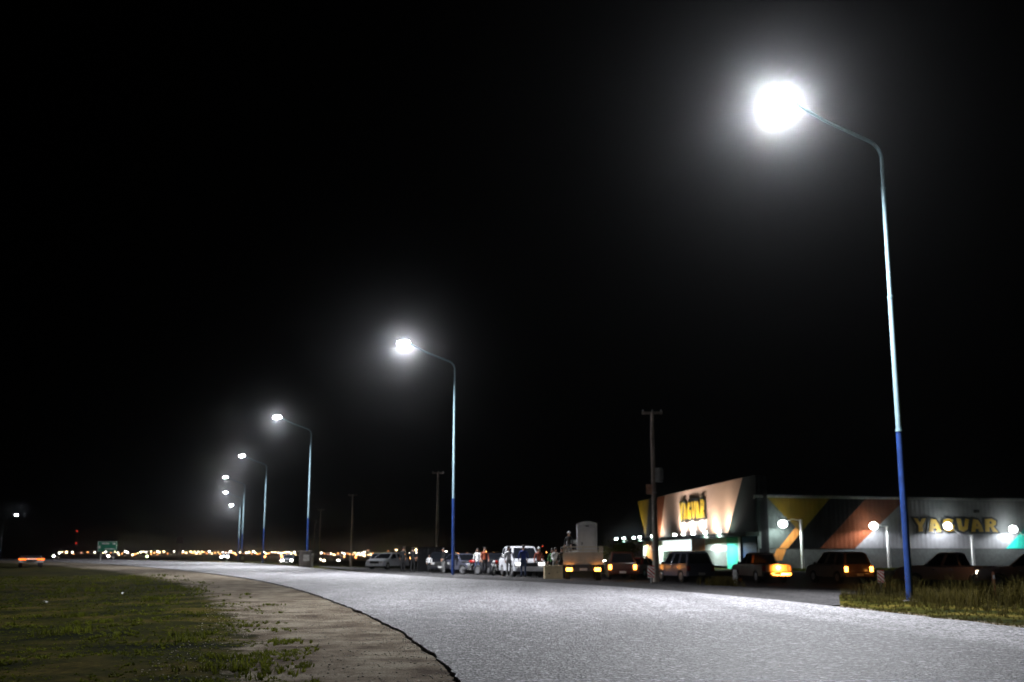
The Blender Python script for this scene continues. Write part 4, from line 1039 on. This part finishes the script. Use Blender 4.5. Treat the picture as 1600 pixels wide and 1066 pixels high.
for w_ in LIGHTS.split():
    u, v, c = w_.split(','); u = float(u); v = float(v)
    Y = rl.uniform(480, 760) if v < 868 else rl.uniform(330, 380)
    if u > 900: Y = 100 if u < 1010 else 118
    p = at(u, v, Y); zg = gz(p.x, Y); h = p.z - zg
    near = Y < 200
    rad = (0.22 if near else (.55 if c in 'wy' else .5)) * rl.uniform(.4, .75)
    key = c
    root = empty('town_lamp', (p.x, Y, zg), 0, TL[c], 'town lamp', TL[c].replace('lamp among', 'lamps among').replace('street lamps', 'street lamps'))
    b = MB(); b.tube([(0, .3, 0), (0, .3, h + .1)], [.12, .08], 5); b.build('pole', M['farpole'], root)
    b = MB(); b.box((0, .2, h + rad * .9 + .05), (.5, .9, .12)); b.build('lamp_head', M['farpole'], root)
    b = MB(); b.sphere((0, 0, h), rad, 8, sc=(1, 1, .8)); b.build('globe', T[c], root, True)
# bright headlights of three far cars driving on the road
BIG = emit('far_headlight_glow', (1, .95, .85), 60, False)
for u, v, Y, lab in ((354, 870, 235, 'far car with dazzling headlights left of the fifth street lamp'), (452, 875, 160, 'far car with dazzling headlights between the fourth and third street lamps'), (592, 877, 112, 'car with a bright headlight just behind the white saloon'), (618, 875, 118, 'car with white lamps behind the white saloon, close to the people in black')):
    p = at(u, v, Y); z_ = p.z - .72
    c = vehicle('hatch', 'approaching_car', gry, u, Y, 178, lab, 'car', head=BIG, group='cars coming nearer with their headlights on', z=max(z_, -1.2 + drop(p.x, Y)))

# ------------------------------------------------------------------ trees and plants
def leaf_mat(name, c1, c2):
    m = mat(name, c1, .7, var=.3, scale=1.3, col2=c2, spec=.05); t = m.node_tree; b = t.nodes['Principled BSDF']
    tr_ = t.nodes.new('ShaderNodeBsdfTranslucent'); mx_ = t.nodes.new('ShaderNodeMixShader'); mx_.inputs[0].default_value = .5
    t.links.new(b.inputs['Base Color'].links[0].from_socket, tr_.inputs[0]); t.links.new(b.outputs[0], mx_.inputs[1]); t.links.new(tr_.outputs[0], mx_.inputs[2])
    t.links.new(mx_.outputs[0], [q for q in t.nodes if q.type == 'OUTPUT_MATERIAL'][0].inputs[0]); return m
M['leaf'] = leaf_mat('tree_leaves', (.09, .12, .02), (.2, .24, .04)); M['bark'] = mat('bark', (.08, .06, .045), .9, bump=.5, bscale=12)
def tree(u, Y, w_, h, label, seed, n=2600):
    rr = random.Random(seed); x = at(u, HORIZ, Y).x; root = empty('tree', (x, Y, gz(x, Y)), 0, label, 'tree')
    b = MB(); b.tube([(0, 0, -.1), (.05, 0, h * .3), (.1, .05, h * .6)], [.14, .1, .05], 8)
    cl_ = []
    for k in range(9):
        a = rr.uniform(0, 2 * pi); rr_ = rr.uniform(.2, .8) * w_ / 2; e = Vector((cos(a) * rr_, sin(a) * rr_ * .8, h * rr.uniform(.5, .85)))
        b.tube([(.03, 0, h * .3), tuple(e * .6 + Vector((0, 0, h * .15))), tuple(e)], [.07, .04, .02], 6); cl_.append((e, rr.uniform(.25, .42) * w_ / 2 * 1.2))
    b.build('trunk', M['bark'], root, True)
    c = MB()
    for k in range(n):
        e, r_ = rr.choice(cl_); d = Vector((rr.gauss(0, 1), rr.gauss(0, 1), rr.gauss(0, .75))).normalized() * r_ * rr.random() ** .35
        p = e + d; s = rr.uniform(.05, .12); a = Vector((rr.uniform(-1, 1), rr.uniform(-1, 1), rr.uniform(-1, 1))).normalized(); q = a.orthogonal().normalized()
        c.add([p - a * s, p + q * s * .5, p + a * s, p - q * s * .5], [(0, 1, 2, 3)])
    c.build('crown', M['leaf'], root)
tree(968, 98, 4.6, 2.9, 'low olive green tree behind the red car and the flatbed truck', 1)
tree(786, 120, 2.4, 2.1, 'small yellowish tree behind the cars left of the white off-road wagon', 2, 900)
def clump(mbx, p, h, n, spread, rr, w_=.012):
    for k in range(n):
        a = rr.uniform(0, 2 * pi); hh = h * rr.uniform(.5, 1.1); ln = rr.uniform(.1, spread)
        b0 = Vector(p) + Vector((rr.gauss(0, .05) * h * 3, rr.gauss(0, .05) * h * 3, -.01)); d = Vector((cos(a), sin(a), 0)); s = Vector((-sin(a), cos(a), 0)) * w_
        m_ = b0 + d * ln * .35 * hh + Vector((0, 0, hh * .65)); t_ = b0 + d * ln * hh + Vector((0, 0, hh))
        mbx.add([b0 - s, b0 + s, m_ + s * .7, m_ - s * .7, t_], [(0, 1, 2, 3), (3, 2, 4)])
x = at(1128, HORIZ, 57).x; rr = random.Random(5)
bs = empty('dry_bush', (x, 57, gz(x, 57)), 0, 'low dry bush before the shop window, between the wagon and the pale post', 'bush')
b = MB()
for k in range(90): clump(b, (rr.gauss(0, .4), rr.gauss(0, .3), 0), .55, 7, .8, rr, .014)
b.build('foliage', leaf_mat('dry_leaves', (.1, .08, .02), (.16, .13, .04)), bs)
b = MB()
for k in range(5): b.tube([(0, 0, 0), (rr.uniform(-.4, .4), rr.uniform(-.2, .2), .45)], .012, 4)
b.build('stem', M['bark'], bs)
# grass on the left, ground cover with weed tufts
G1 = leaf_mat('grass_blades', (.05, .06, .005), (.12, .135, .015))
G2 = leaf_mat('dry_grass_blades', (.025, .022, .005), (.05, .04, .01))
gm = MB(); rg = random.Random(11)
cnt = 0
while cnt < 8200:
    y = 8 + 62 * rg.random() ** 1.8; l = edges(y)[0]
    x = l - 1.0 - rg.random() ** 1.1 * (7 + y * .75)
    if abs(x) > y * .52: continue
    g = grassy(x, y); nz = noise.noise(Vector((x * .9, y * .9, 2))) + .5 * noise.noise(Vector((x * 2.6, y * 2.6, 4)))
    if g < .03 or nz + g * .75 < .42: continue
    h = (.02 + .05 * max(0, nz)) * (1 + .012 * y) * (0.6 + rg.random() * .8)
    clump(gm, (x, y, gz(x, y)), h, 7, 2.6, rg, .006 + y * .0003); cnt += 1
# weed tufts near the shoulder
for (u, v, sz) in ((475, 1050, .07), (420, 1030, .1), (440, 1012, .1), (395, 1048, .14), (418, 1060, .13), (350, 1040, .12), (310, 1000, .15), (290, 1008, .14), (450, 1010, .08), (385, 985, .1), (330, 1055, .14), (425, 950, .08), (200, 905, .25), (125, 925, .3), (260, 920, .25), (105, 993, .2), (125, 965, .15), (150, 975, .12), (300, 925, .2), (240, 940, .2)):
    p = atz(u, v, -.1)
    for k in range(26):
        q = (p.x + rg.gauss(0, sz * 1.6), p.y + rg.gauss(0, sz * 2.2)); clump(gm, (q[0], q[1], gz(*q)), sz * .75, 8, 1.3, rg, .007)
go = gm.build('grass', G1); tag(go, 'short green grass and weed tufts left of the bare shoulder', 'grass', kind='stuff')
gm = MB()
for k in range(6000):
    y = rg.uniform(17, 47); r_ = edges(y)[1]; x = r_ + .15 + rg.random() ** 1.9 * 14
    if y > 28 and x < 0.285 * y + max(0, y - 38) * 1.0 + .1: continue
    nz = noise.noise(Vector((x * .5, y * .5, 8)))
    o_ = x - r_
    h = (.07 + .10 * sstep(1.5, 3, o_) + max(0, nz + .1) * 1.1 * sstep(2, 5, o_))
    clump(gm, (x, y, gz(x, y)), h, 9, .9, rg, .003 + .008 * min(1, h))
go = gm.build('verge_grass', G2); tag(go, 'tall dry grass on the verge round the near street lamp', 'grass', kind='stuff')
gm = MB()
s0_, s1_ = inv(1185, 880)[0], inv(1600, 880)[0]
for k in range(2500):
    p = fn(rg.uniform(0, s1_), GB, rg.uniform(3, 9)); clump(gm, (p.x, p.y, gz(p.x, p.y)), .3, 5, .8, rg, .03)
go = gm.build('lawn_strip', G1); tag(go, 'strip of green lawn at the foot of the warehouse wall', 'grass', kind='stuff')
# stones and litter on the shoulder
pb = MB()
for k in range(2600):
    y = 9 + 22 * rg.random() ** 1.5; l = edges(y)[0]; x = l - .05 - rg.random() ** 1.6 * 3.4; s = rg.uniform(.004, .013)
    pb.sphere((x, y, gz(x, y) + s * .3), s, 6, sc=(rg.uniform(.8, 1.5), rg.uniform(.8, 1.5), .7))
po = pb.build('gravel', mat('pebbles', (.3, .27, .22), .9, var=.4, scale=9)); tag(po, 'loose pebbles on the bare shoulder', 'gravel', kind='stuff')
for (u, v, lab) in ((189, 931, 'small white scrap of paper in the dark grass, right of the two scraps'), (71, 943, 'pale crumpled scrap in the dark grass, left of the two scraps')):
    p = atz(u, v, -.1); b = MB()
    vs = [(rg.uniform(-.08, .08), rg.uniform(-.08, .08), rg.uniform(0, .07)) for k in range(7)]
    b.add(vs, [(0, 1, 2), (2, 3, 4), (4, 5, 6), (0, 2, 4), (1, 5, 3)]); o = b.build('litter', M['white'], None, loc=(p.x, p.y, gz(p.x, p.y) + .03)); tag(o, lab, 'litter')

# ------------------------------------------------------------------ thin scattering air, added to stand in for lens bloom round the lamps
hz = MB(); hz.box((0, 1100, 20), (5200, 2400, 70)); ho = hz.build('bloom_haze', bpy.data.materials.new('bloom_haze'))
m = ho.data.materials[0]; m.use_nodes = True; t = m.node_tree
for n_ in list(t.nodes):
    if n_.type == 'BSDF_PRINCIPLED': t.nodes.remove(n_)
pv = t.nodes.new('ShaderNodeVolumePrincipled'); pv.inputs['Color'].default_value = (.95, .97, 1, 1); pv.inputs['Density'].default_value = 0.00029
pv.inputs['Anisotropy'].default_value = 0.985
t.links.new(pv.outputs[0], [x_ for x_ in t.nodes if x_.type == 'OUTPUT_MATERIAL'][0].inputs['Volume'])
tag(ho, kind='stuff')
bpy.context.view_layer.update()
